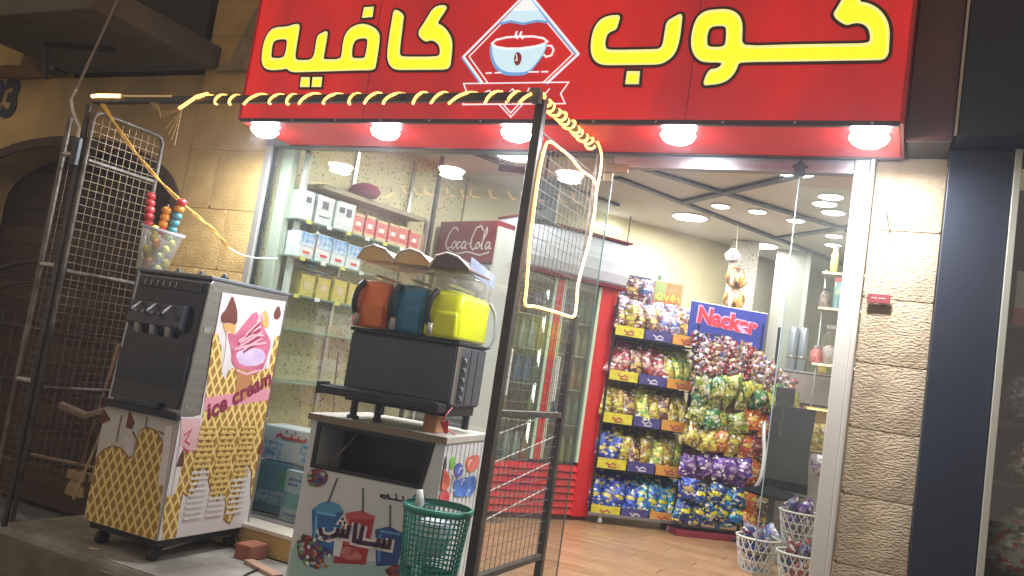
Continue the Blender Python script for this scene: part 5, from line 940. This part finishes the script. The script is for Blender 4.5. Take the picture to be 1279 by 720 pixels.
for li, (z, ln_) in enumerate(lvl):
    for i in range(11):
        x = -.965+i*.088
        if abs(x+.57) < .03: continue
        ci = (i//2+li*2) % 6
        loc = Vector((x, .09, z)); R_ = Matrix.Rotation(fa, 3, 'Z'); w_ = R_ @ loc+Vector((-2.25, 2.45, .151))
        nm = ('green', 'clear water', 'orange', 'dark cola', 'lemon', 'blue')[ci]
        while len(bsrc) <= ci:
            q = len(bsrc); o = MB().lathe(bprof, 12).build('bottle', bms[q], None, smooth=True); bsrc.append([o, False])
        o, used = bsrc[ci]
        if not used: bsrc[ci][1] = True
        else: o = o.copy(); col.objects.link(o)
        o.location = w_; tag(o, nm+' bottle '+ORD[i]+' from left on the '+ln_+' shelf of the red fridge', 'bottle', 'bottles in the red fridge')

# ---- snack racks
def pillow(w, h, d, nx=6, nz=8, seed=0):
    vs = []; fs = []
    for sdn in (-1, 1):
        for k in range(nz+1):
            for i in range(nx+1):
                u, v = i/nx, k/nz
                b = (sin(pi*u)**.6)*(sin(pi*min(1, max(0, (v-.07)/.86)))**.55) if 0 < u < 1 and .07 < v < .93 else 0
                wv = 1+.05*cos(2*pi*v)+.02*mnoise.noise(Vector((u*3, v*5, seed)))
                cr_ = .10*mnoise.noise(Vector((u*5, v*6, seed+sdn*3)))
                vs.append(((u-.5)*w*wv, sdn*d/2*b*(1+cr_*2.5)+(.003*(-1)**i if b == 0 else 0), (v-.5)*h))
    n = (nx+1)*(nz+1)
    for s_ in range(2):
        for k in range(nz):
            for i in range(nx):
                a = s_*n+k*(nx+1)+i; f = (a, a+1, a+nx+2, a+nx+1); fs.append(f if s_ == 0 else f[::-1])
    return vs, fs
PK = {}
def pack(kind, m, w=.15, h=.22, d=.06):
    key = (kind, m.name, w, h)
    if key not in PK:
        vs, fs = pillow(w, h, d, seed=len(PK)); o = MB().add(vs, fs).build('snack_bag', m, None, smooth=True); PK[key] = [o, 0]
    o, used = PK[key]; PK[key][1] = 1
    if used: o = o.copy(); col.objects.link(o)
    return o
P_ = dict(
 blue=pack_mat('foil blue', (.02, .05, .38), (.03, .12, .55), (.55, .45, .12)), sky=pack_mat('foil sky', (.02, .16, .50), (.04, .40, .55), (.70, .65, .05)),
 gold=pack_mat('foil gold', (.42, .32, .04), (.30, .12, .04), (.55, .5, .08)), lime=pack_mat('foil lime', (.40, .42, .06), (.10, .25, .05), (.6, .5, .1)),
 rose=pack_mat('foil rose', (.36, .05, .07), (.18, .03, .04), (.50, .30, .24)), brown=pack_mat('foil brown', (.12, .04, .03), (.34, .22, .16), (.5, .34, .06)),
 silver=pack_mat('foil silver', (.26, .24, .32), (.20, .03, .06), (.05, .08, .28)), violet=pack_mat('foil violet', (.10, .03, .28), (.22, .08, .35), (.4, .3, .5)),
 orange=pack_mat('foil orange', (.60, .16, .02), (.45, .05, .03), (.65, .45, .1)), olive=pack_mat('foil olive', (.20, .26, .04), (.5, .45, .08), (.55, .55, .3)),
 teal=pack_mat('foil green', (.05, .22, .10), (.30, .38, .08), (.5, .5, .35)), navy=pack_mat('foil navy', (.02, .04, .20), (.04, .22, .42), (.7, .62, .05)))
NM = dict(blue='blue', sky='sky and yellow', gold='gold', lime='lime yellow', rose='rosy red', brown='brown and white', silver='silver and violet', violet='violet', orange='orange', olive='olive green', teal='green', navy='navy and yellow')
ra = math.atan2(.63, .777)
rk = thing('snack_rack', 'wheeled black wire snack rack beside the red fridge', 'snack rack', (-2.145, 2.44, .151), ra)
rkm = mat('rack wire black', (.03, .03, .035), .4, .5)
for x in (-.07, .70):
    for y in (.0, .34): bx('upright', rkm, rk, x-.009, x+.009, y, y+.018, .06, 1.80)
bx('back_mesh', mat('rack backing', (.05, .05, .07), .6), rk, -.06, .69, .345, .35, .1, 1.80)
bx('base_rail', mat('rack base grey', (.25, .25, .26), .3, .6), rk, -.09, .72, -.03, -.005, .06, .085, .003); bx('base_shelf', rkm, rk, -.07, .70, .0, .34, .065, .08)
for x in (.02, .62):
    cs = bx('castor_fork', chrome, rk, x-.01, x+.01, -.01, .01, .035, .06); MB().tube([(x-.014, 0, .022), (x+.014, 0, .022)], .022, 12).build('wheel', mat('pale wheel', (.5, .5, .5), .4), cs)
yl = mat('price yellow', (.62, .60, .04), .45, n=(30, .6), c2=(.45, .25, .05)); nvl = mat('price navy', (.035, .03, .16), .45, n=(30, .5), c2=(.10, .09, .28)); orl = mat('price orange', (.66, .22, .03), .45, n=(30, .6), c2=(.5, .4, .1))
lz = [.10, .47, .83, 1.17, 1.53]
for k, z in enumerate(lz):
    if k: bx('shelf', rkm, rk, -.07, .70, .0, .34, z-.05, z-.043)
    for (a, b, mm, nm) in ((-.07, .18, yl, 'price_label'), (.185, .425, nvl, 'price_label'), (.43, .70, orl, 'price_label')):
        lbq = bx(nm, mm, rk, a, b-.008, -.026, -.02, z-.035, z+.045)
        ribbon('label_writing', mat('label ink %d' % (mm is nvl), (.55, .5, .6) if mm is nvl else (.35, .05, .08), .5), lbq, [[(a+.07, z+.012), (a+.10, z-.008), (a+.13, z+.012), (a+.16, z-.006)], [(a+.09, z-.02), (a+.16, z-.02)]], 'front', -.028, .010)
rows = [['blue', 'blue', 'blue', 'blue', 'sky', 'sky', 'sky', 'sky'], ['blue', 'blue', 'gold', 'brown', 'gold', 'lime', 'gold', 'lime'], ['gold', 'gold', 'brown', 'lime', 'gold', 'brown', 'gold', 'gold'], ['rose', 'rose', 'brown', 'rose', 'rose', 'gold', 'lime', 'lime'], ['brown', 'gold', 'brown', 'brown', 'silver', 'silver', 'brown', 'silver']]
names = ['bottom', 'second', 'middle', 'fourth', 'fifth']
Rz = Matrix.Rotation(ra, 3, 'Z')
def rw(org, x, y, z): return Rz @ Vector((x, y, z))+Vector(org)
for k, row in enumerate(rows):
    for dpt in (0, 1):
        for i, c_ in enumerate(row):
            o = pack('a', P_[c_], .118, .225, .060)
            o.location = rw((-2.145, 2.44, .151), -.03+i*.0965+rng.uniform(-.008, .008), .035+dpt*.12+rng.uniform(-.01, .01), lz[k]+.115+dpt*.075)
            o.rotation_euler = (radians(-14+rng.uniform(-10, 8)), radians(rng.uniform(-20, 20)), ra+radians(rng.uniform(-30, 30)))
            tag(o, NM[c_]+' snack bag '+ORD[i]+' from left, '+('front' if dpt == 0 else 'rear')+' row, '+names[k]+' shelf of fridge-side rack', 'snack bag', 'snack bags on the rack by the fridge')
for lev in range(2):
    for i in range(6):
        c_ = ['silver', 'silver', 'silver', 'brown', 'rose', 'rose'][i] if lev == 0 else ['silver', 'brown', 'silver'][i % 3]
        if lev == 1 and i > 2: continue
        o = pack('a', P_[c_], .140, .215, .062); o.location = rw((-2.145, 2.44, .151), -.02+i*.125-(lev*.03), .08+lev*.05, 1.72+lev*.17-(.02*i if lev == 0 else 0))
        o.rotation_euler = (radians(-8), radians(rng.uniform(-12, 12)), ra+radians(rng.uniform(-10, 10)))
        tag(o, NM[c_]+(' snack bag '+ORD[i]+' from left standing on top of fridge-side rack' if lev == 0 else ' snack bag '+ORD[i]+' from left, hung highest on fridge-side rack'), 'snack bag', 'snack bags on the rack by the fridge')
def board(name, label, x0, x1, z0, z1, y, m, org=(-2.145, 2.44, .151)):
    t = thing(name, label, 'sign board', rw(org, x0, y, z0), ra); bx('board', m, t, 0, x1-x0, 0, .008, 0, z1-z0, .001); return t
b1 = board('navy_header_card', 'small navy picture card at the top left of the snack rack', .02, .29, 1.76, 2.03, .25, mat('navy card', (.03, .04, .13), .5, n=(20, .6), c2=(.1, .12, .25)))
flat('biscuit_picture', mat('biscuit pic', (.45, .22, .15), .5), b1, [[(.04, .19), (.12, .235), (.24, .22), (.20, .18), (.10, .17)]], 'front', -.002, .001); ribbon('pale_writing', mat('pale ink', (.6, .6, .7), .5), b1, [[(.14, .15), (.26, .14)], [(.14, .11), (.25, .10)], [(.04, .08), (.12, .08)]], 'front', -.003, .018)
b2 = board('orange_header_card', 'small orange and green card at the top right of the snack rack', .32, .58, 1.76, 2.02, .24, mat('orange card', (.55, .15, .05), .5, n=(14, .6), c2=(.45, .3, .12)))
flat('green_field', mat('card green', (.30, .36, .14), .5), b2, [[(.004, .09), (.10, .10), (.11, .255), (.004, .255)]], 'front', -.002, .001); ribbon('card_writing', mat('card yellow', (.6, .55, .1), .5), b2, [[(.05, .155), (.03, .12), (.06, .10), (.08, .14), (.05, .155)], [(.10, .15), (.12, .10), (.14, .15)], [(.17, .13), (.20, .13), (.18, .16), (.16, .12), (.19, .10)], [(.22, .15), (.24, .10)]], 'front', -.0035, .014)
flat('white_field', white, b2, [[(.01, -.07), (.19, -.07), (.19, -.003), (.01, -.003)]], 'front', -.001, .002)
MB().box(.02, .05, .0, .01, .27, .31).build('clip', mat('green clip', (.08, .2, .1), .5), b2)

r2 = thing('candy_rack', 'second snack stand with a blue header board, right of the wheeled rack', 'snack rack', (-1.40, 2.90, .151), ra)
for x in (-.22, .36, .52): bx('upright', rkm, r2, x-.009, x+.009, .10, .118, .02, 1.78)
for z in (.05, .34, .66, .95, 1.28): bx('hook_rail', rkm, r2, -.24, .55, .03, .11, z, z+.012)
bx('back_sheet', mat('orange stand card', (.42, .12, .03), .6, n=(12, .7), c2=(.55, .35, .1)), r2, -.22, .53, .12, .13, .1, 1.3); bx('base_tray', mat('wine base', (.22, .02, .04), .5), r2, -.26, .42, -.06, .25, .0, .045, .004)
hb2 = board('blue_header_board', 'blue header board with red lettering above the candy bags', -.31, .385, 1.56, 1.87, .10, mat('royal blue card', (.025, .04, .28), .45, n=(4, .4)), (-1.40, 2.90, .151))
bx('white_edge', white, hb2, -.004, .70, -.001, .009, .311, .318)
text('board_lettering', 'Nacker', mat('lettering red', (.70, .03, .05), .4), hb2, .18, frontM(.335, -.004, .19, radians(-3)), .002, off=.008); text('lettering_edge', 'Nacker', mat('lettering pale', (.60, .35, .60), .4), hb2, .18, frontM(.331, -.0025, .193, radians(-3)), .0015, off=.015)
org2 = (-1.40, 2.90, .151)
# hanging rows of bags
rows2 = [(.17, ['navy', 'navy', 'navy', 'navy', 'sky', 'orange', 'brown']), (.36, ['blue', 'navy', 'navy', 'sky', 'navy', 'orange', 'brown']), (.55, ['violet', 'violet', 'violet', 'violet', 'violet', 'orange', 'orange']), (.76, ['gold', 'gold', 'orange', 'gold', 'orange', 'rose', 'orange']), (.93, ['olive', 'teal', 'lime', 'olive', 'orange', 'orange', 'violet']), (1.10, ['teal', 'olive', 'lime', 'olive', 'teal', 'lime', 'olive']), (1.22, ['olive', 'teal', 'olive', 'lime', 'olive', 'teal', 'teal'])]
n2 = ['bottom', 'second', 'third', 'fourth', 'fifth', 'sixth', 'seventh']
for k, (z, row) in enumerate(rows2):
    for dpt in (0, 1):
        for i, c_ in enumerate(row):
            o = pack('b', P_[c_], .140, .165, .065)
            wid = .115 if k < 5 else .128; z += rng.uniform(-.012, .012)
            o.location = rw(org2, -.20+i*wid+rng.uniform(-.015, .015), .01-.05*dpt+rng.uniform(-.02, .02)-(.05 if k >= 5 else 0), z+rng.uniform(-.02, .02)+dpt*.03)
            o.rotation_euler = (radians(-14+rng.uniform(-14, 14)), radians(rng.uniform(-25, 25) if k < 5 else 75+rng.uniform(-22, 22)), ra+radians(rng.uniform(-25, 25)))
            tag(o, NM[c_]+' bag '+ORD[i]+' from left, '+('rear' if dpt == 0 else 'front')+' layer, '+n2[k]+' row up the candy stand', 'snack bag', 'snack bags on the candy stand')
# heap of hanging sweets on top: short strips of small wrapped sweets
strip_m = [pack_mat('wrap %s' % n, a, b, c, (.6, .55, .5), .012) for n, a, b, c in (('red', (.42, .02, .03), (.10, .02, .03), (.5, .42, .42)), ('dark', (.02, .02, .07), (.30, .02, .05), (.35, .35, .45)), ('white', (.55, .48, .42), (.42, .06, .09), (.10, .10, .28)), ('mixed', (.42, .26, .10), (.35, .05, .06), (.12, .18, .36)))]
svs, sfs = pillow(.062, .04, .022, 4, 4, 5)
ssrc = {}
def candy_strip(x, y, z, kind, label):
    t = thing('candy_strip', label, 'candy strip', rw(org2, x, y, z), ra+radians(rng.uniform(-30, 30)), 'hanging strips of wrapped sweets on the candy stand')
    for i in range(5):
        if kind not in ssrc: ssrc[kind] = MB().add(svs, sfs).build('wrapped_sweet', strip_m[kind], t, smooth=True); o = ssrc[kind]
        else: o = ssrc[kind].copy(); col.objects.link(o); o.parent = t
        o.location = (rng.uniform(-.022, .022), rng.uniform(-.015, .015), -.048*i); o.rotation_euler = (rng.uniform(-.5, .5), rng.uniform(-.8, .8), rng.uniform(-.6, .6)); o.scale = (1.15,)*3
for i in range(15):
    for dpt in range(3):
        x = -.27+i*.058; kd = 1 if i < 4 and dpt < 2 else (0 if (i+dpt) % 3 == 0 and i < 10 else (3 if (i+dpt) % 3 == 1 else 2))
        ztop = 1.60 - (max(0, i-8)*.028) - dpt*.04 + (.02 if i < 6 else 0)
        if i > 12 and dpt == 0: ztop -= .03
        nm = ('red', 'dark blue', 'white', 'mixed gold')[kd]
        candy_strip(x+.012*dpt, .02-.055*dpt, ztop-.02, kd, nm+' sweet strip '+ORD[i]+' from left, '+('rear', 'middle', 'front')[dpt]+' layer under the blue board')
        if dpt == 1: candy_strip(x-.01, -.05, ztop-.19, (kd+2) % 4, ('red', 'dark blue', 'white', 'mixed gold')[(kd+2) % 4]+' sweet strip '+ORD[i]+' from left, lowest layer of the hanging heap')
# round gold biscuit packs hanging over the board
for z, c_ in ((2.28, 'upper'), (2.10, 'lower')):
    gbk = tag(MB().lathe([(.0001, -.02), (.08, -.016), (.095, 0), (.08, .016), (.0001, .02)], 12).build('round_biscuit_pack', pack_mat('biscuit gold', (.55, .30, .07), (.65, .45, .18), (.30, .14, .04)), None, smooth=True), c_+' round golden biscuit pack hanging above the blue board', 'biscuit pack')
    gbk.location = (-1.42, 3.05, z); gbk.rotation_euler = (radians(90), 0, radians(25))
sp2 = tag(MB().lathe([(.0001, 0), (.05, .02), (.07, .07), (.03, .12), (.0001, .13)], 9).build('clear_bag_knot', mat('clear film', (.6, .6, .6), .2, n=(20, .8), c2=(.15, .15, .16)), None, loc=(-1.47, 3.03, 2.40)), 'knotted clear bag hanging above the golden biscuit packs', 'bag')
tw = tag(MB().tube([(-1.42, 3.05, 2.0), (-1.45, 3.04, 2.5), (-1.46, 3.04, 2.755)], .003, 5).build('hanging_string', mat('string', (.5, .45, .35), .8)), 'string hanging from the ceiling that carries the golden packs', 'string')
hr = tag(MB().tube([(-2.42, 3.06, 1.9), (-2.42, 3.06, 2.755)], .006, 6).build('ceiling_rod', greymetal), 'thin grey rod hanging from the ceiling beside the fridge', 'rod')

# ---- column, back counter, right shelves
sc_ = thing('speckled_column', 'grey speckled column behind the blue header board', 'column', (-1.66, 3.80, .151), radians(12)); bx('shaft', spw, sc_, 0, .26, 0, .3, 0, 2.60, .004)
gp = thing('grey_partition', 'plain grey green partition to the right of the speckled column', 'partition', (-1.30, 4.2, .151)); bx('sheet', mat('grey green board', (.40, .41, .35), .6, n=(1.5, .5), c2=(.33, .34, .3)), gp, 0, .28, 0, .05, 0, 2.60); bx('edge_stile', mat('pale stile', (.55, .55, .5), .5), gp, .281, .32, -.02, .05, 0, 2.60)
bcn = thing('back_counter', 'mauve grey back counter wall behind the chair', 'counter', (-1.15, 3.70, .151)); mv = mat('mauve laminate', (.36, .29, .28), .5, n=(2, .4)); bx('upper_band', mv, bcn, 0, .95, 0, .3, 1.18, 1.44, .004); bx('lower_body', mv, bcn, 0, .95, .04, .3, 0, 1.178, .004); bx('counter_edge', chrome, bcn, -.005, .955, -.01, .3, 1.441, 1.455)
lbx = thing('lit_cabinet', 'small warm lit glass cabinet with yellow packs on the counter at the right', 'display cabinet', (-.80, 3.35, .95)); 
for nm, a in (('cabinet_back', (0, .34, .20, .21, 0, .36)), ('cabinet_side', (0, .01, .0, .199, 0, .36)), ('cabinet_side', (.33, .34, 0, .199, 0, .36)), ('cabinet_floor', (.011, .329, 0, .199, 0, .01)), ('cabinet_roof', (.011, .329, 0, .199, .35, .36))): bx(nm, mat('warm board', (.60, .42, .16), .5), lbx, *a)
bx('lit_strip', mat('warm strip', (.9, .7, .3), .5, emit=((1, .66, .16), 6)), lbx, .02, .32, .02, .035, .338, .349)
for i in range(3):
    o = pack('a', P_['gold'], .140, .215, .062); o.location = (-.72+i*.09, 3.45, 1.075); o.rotation_euler = (0, 0, .1*i); tag(o, ('left', 'middle', 'right')[i]+' gold snack bag inside the small lit cabinet', 'snack bag', 'gold bags in the lit cabinet')
bx('stand_body', mat('grey shelf body', (.42, .40, .40), .5), lbx, 0, .34, .02, .2, -.80, -.001)
pkt = tag(pack('c', pack_mat('foil pink', (.65, .6, .65), (.5, .12, .3), (.3, .2, .5)), .20, .17, .06), 'white and pink bag below the lit cabinet', 'snack bag'); pkt.location = (-.60, 3.30, .85)
rsv = thing('right_shelf', 'chrome and glass shelf with warm strips behind the side pane', 'shelf', (-.78, 3.35, 0))
for z in (1.66, 2.13, 2.43): bx('shelf_board', mat('shelf glass', (.45, .42, .36), .3), rsv, 0, .45, 0, .25, z, z+.012); bx('warm_strip', mat('warm strip dim', (.9, .7, .4), .5, emit=((1, .74, .34), 2.2)), rsv, 0, .45, -.012, -.001, z-.004, z+.012)
for x in (.0, .44): bx('post', chrome, rsv, x, x+.012, .24, .252, 1.0, 2.5)
itm = [('tea_tin', (.35, .06, .05), .05, .13), ('coffee_tin', (.10, .06, .04), .045, .15), ('syrup_bottle', (.50, .30, .05), .03, .22), ('honey_jar', (.55, .32, .03), .045, .12), ('juice_carton', (.10, .30, .12), .04, .18)]
for k in range(9):
    nm_, cc, r_, h_ = itm[k % 5]; z = (1.673, 2.143, 1.673, 1.01, 1.01, 1.01, 2.143, 2.443, 2.443)[k]; x_ = (-.76, -.74, -.58, -.72, -.60, -.48, -.46, -.70, -.55)[k]
    y_ = 3.42 if k not in (3, 4, 5) else 3.72; z = 1.606 if k in (3, 4, 5) else z
    t = thing(nm_, nm_.replace('_', ' ')+' '+('left of the jars', 'left of the blue tin', 'between the glass jars', 'left on the mauve counter', 'middle of the mauve counter', 'right on the mauve counter', 'right of the blue tin', 'left on the top right shelf', 'right on the top right shelf')[k]+', behind the side pane', nm_.split('_')[1], (x_, y_, z))
    MB().lathe([(r_*.95, 0), (r_, .008), (r_, h_*.75), (r_*.6, h_*.88), (r_*.55, h_)], 14).build('container', mat('tin '+nm_, cc, .35, n=(30, .8), c2=tuple(min(.7, x*1.8+.15) for x in cc)), t, smooth=True); MB().lathe([(r_*.62, h_), (r_*.62, h_+.015), (.0001, h_+.016)], 12).build('cap', black if k % 2 else chrome, t)
jr = thing('sweet_jar', 'tall blue and red labelled tin on the upper right shelf', 'tin', (-.60, 3.42, 2.143)); MB().lathe([(.075, 0), (.08, .01), (.08, .22), (.07, .24)], 18).build('tin_body', mat('tin blue', (.03, .22, .42), .35, n=(14, .8), c2=(.45, .5, .15)), jr, smooth=True); MB().lathe([(.082, .225), (.084, .26), (.0001, .265)], 18).build('tin_lid', mat('tin red', (.55, .06, .05), .4), jr)
for i, (x, c_) in enumerate(((-.66, (.5, .55, .6)), (-.50, (.6, .58, .5)))):
    j = thing('glass_jar', ('clear glass jar at the left of the middle right shelf', 'clear glass jar at the right of the middle right shelf')[i], 'jar', (x, 3.44, 1.673)); MB().lathe([(.065, 0), (.072, .02), (.072, .22), (.04, .27), (.04, .30)], 18, cap=False).build('jar_wall', clear, j, smooth=True); MB().lathe([(.0001, .004), (.062, .01), (.064, .14), (.0001, .17)], 14).build('jar_contents', mat('contents %d' % i, c_, .4, n=(30, .9), c2=(.5, .15, .1)), j, smooth=True); MB().lathe([(.045, .30), (.047, .33), (.0001, .335)], 14).build('jar_lid', chrome, j)
for i in range(2):
    j = thing('steel_flask', ('tall steel flask, left one behind the side pane', 'tall steel flask, right one behind the side pane')[i], 'flask', (-1.0+i*.09, 3.76, 1.606)); MB().lathe([(.042, 0), (.045, .01), (.045, .34), (.035, .38), (.0001, .39)], 14).build('flask_body', mat('blue steel', (.40, .45, .52), .3, .6), j, smooth=True); MB().lathe([(.046, .10), (.047, .11), (.047, .12), (.046, .13)], 14).build('ring', chrome, j)
pos = thing('payment_screen', 'small square black screen in front of the mauve counter', 'screen', (-.88, 2.75, 1.285), radians(18)); bx('screen', black, pos, -.07, .07, 0, .015, 0, .135, .004); bx('stand', black, pos, -.01, .01, .016, .03, -.25, .1)
ch = thing('office_chair', 'black office chair with pale grey arm behind the candy stand', 'chair', (-.90, 3.05, .151), radians(-15))
chb = mat('black mesh cloth', (.006, .007, .011), 1.0, n=(30, .6), c2=(.02, .022, .03), spec=.1)
MB().add(*pillow(.36, .66, .12, 8, 10, 2)).build('backrest', chb, ch, smooth=True, loc=(.05, 0, .80)); MB().add(*pillow(.40, .36, .09, 8, 8, 3)).build('seat', chb, ch, smooth=True, loc=(.05, -.22, .45)).rotation_euler = (radians(90), 0, 0)
MB().tube(smooth_path([(-.16, -.02, .98), (-.12, -.10, .88), (-.07, -.16, .72), (-.06, -.2, .55), (-.10, -.2, .45)], 4), .016, 8).build('armrest', mat('pale grey arm', (.45, .46, .44), .4), ch, smooth=True); MB().tube([(.05, -.2, .08), (.05, -.2, .42)], .025, 10).build('gas_column', darkmetal, ch)
for k in range(5): MB().tube([(.05, -.2, .08), (.05+.27*cos(k*1.257), -.2+.27*sin(k*1.257), .05)], .014, 6).build('leg', black, ch); 
# wire baskets of sweets on the floor
def wire_basket(x, y, label, mats_, lab2, z=.151):
    t = thing('white_basket', label, 'basket', (x, y, z))
    bmm = mat('white basket wire', (.62, .61, .58), .5); mb = MB(); R = lambda q: .105+.04*q/.22
    for i in range(16):
        a = 2*pi*i/16
        for s_ in (-1, 1): mb.tube([(R(q)*cos(a+s_*q*3.5), R(q)*sin(a+s_*q*3.5), q) for q in (0, .05, .10, .15, .21)], .0042, 4, caps=False)
    for q in (.0, .07, .14): mb.tube([(R(q)*cos(k*pi/12), R(q)*sin(k*pi/12), q) for k in range(24)], .004, 4, closed=True)
    o = mb.build('lattice_wall', bmm, t); o['kind'] = 'stuff'
    MB().tube([(R(.22)*cos(k*pi/12), R(.22)*sin(k*pi/12), .215) for k in range(24)], .007, 6, closed=True).build('rim', bmm, t, smooth=True)
    MB().lathe([(.0001, 0), (.10, .0), (.10, .006), (.0001, .006)], 20).build('base', mat('grey felt', (.2, .2, .21), .8), t)
    for i in range(14):
        c_ = mats_[i % len(mats_)]; o = pack('d', P_[c_], .13, .10, .05); a = i*2.4; rr = .075*math.sqrt((i % 7)/7); o.location = (x+rr*cos(a), y+rr*sin(a), z+.10+.013*i)
        o.rotation_euler = (rng.uniform(-1, 1), rng.uniform(-1, 1), rng.uniform(0, 6)); tag(o, NM[c_]+' small bag, '+ORD[i]+' from the bottom of the '+lab2, 'snack bag', 'small bags heaped in the white baskets')
wire_basket(-.86, 2.05, 'white lattice basket heaped with silver bags, left of two on the floor', ['silver', 'silver', 'blue'], 'left white floor basket')
wire_basket(-.55, 1.75, 'white lattice basket heaped with pink and white bags, right of two on the floor', ['rose', 'silver', 'rose'], 'right white floor basket', .151)
wire_basket(-.66, 2.55, 'white lattice basket raised behind the two floor baskets', ['silver', 'violet', 'silver'], 'raised rear white basket', .32)
bx('basket_riser', mat('grey crate', (.25, .25, .25)), None, -.80, -.52, 2.42, 2.68, .151, .319, .004); tag(bpy.data.objects['basket_riser'], 'low grey riser under the rear white basket', 'riser')
# black loudspeaker added inside the glass in place of a dark reflection
lsq = thing('reflection_silhouette', 'black loudspeaker added for a dark reflection, behind the glass near the mesh post', 'silhouette', (-2.15, .55, 2.30), radians(20)); bx('cabinet', black, lsq, -.10, .10, 0, .14, -.13, .13, .01); MB().lathe([(.07, 0), (.05, .02), (.0001, .025)], 18).build('cone', slate, lsq, smooth=True).rotation_euler = (pi/2, 0, 0); MB().tube([(0, .08, .13), (0, .08, .45)], .01).build('bracket', black, lsq); bx('bracket_arm', black, lsq, -.30, -.05, .05, .08, .16, .20)

# ---- added haze volume imitating lens glow round the lamps
hz = bpy.data.materials.new('lens_glow_air'); hz.use_nodes = True; nt = hz.node_tree; nt.nodes.remove(nt.nodes['Principled BSDF'])
pv_ = nt.nodes.new('ShaderNodeVolumePrincipled'); pv_.inputs['Density'].default_value = .0075; pv_.inputs['Color'].default_value = (.85, .88, .95, 1); pv_.inputs['Anisotropy'].default_value = .6
nt.links.new(pv_.outputs[0], nt.nodes['Material Output'].inputs['Volume'])
tag(MB().box(-20.5, 20.5, -16.5, 16.5, -1.9, 5.6).build('glow_haze', hz), kind='stuff')
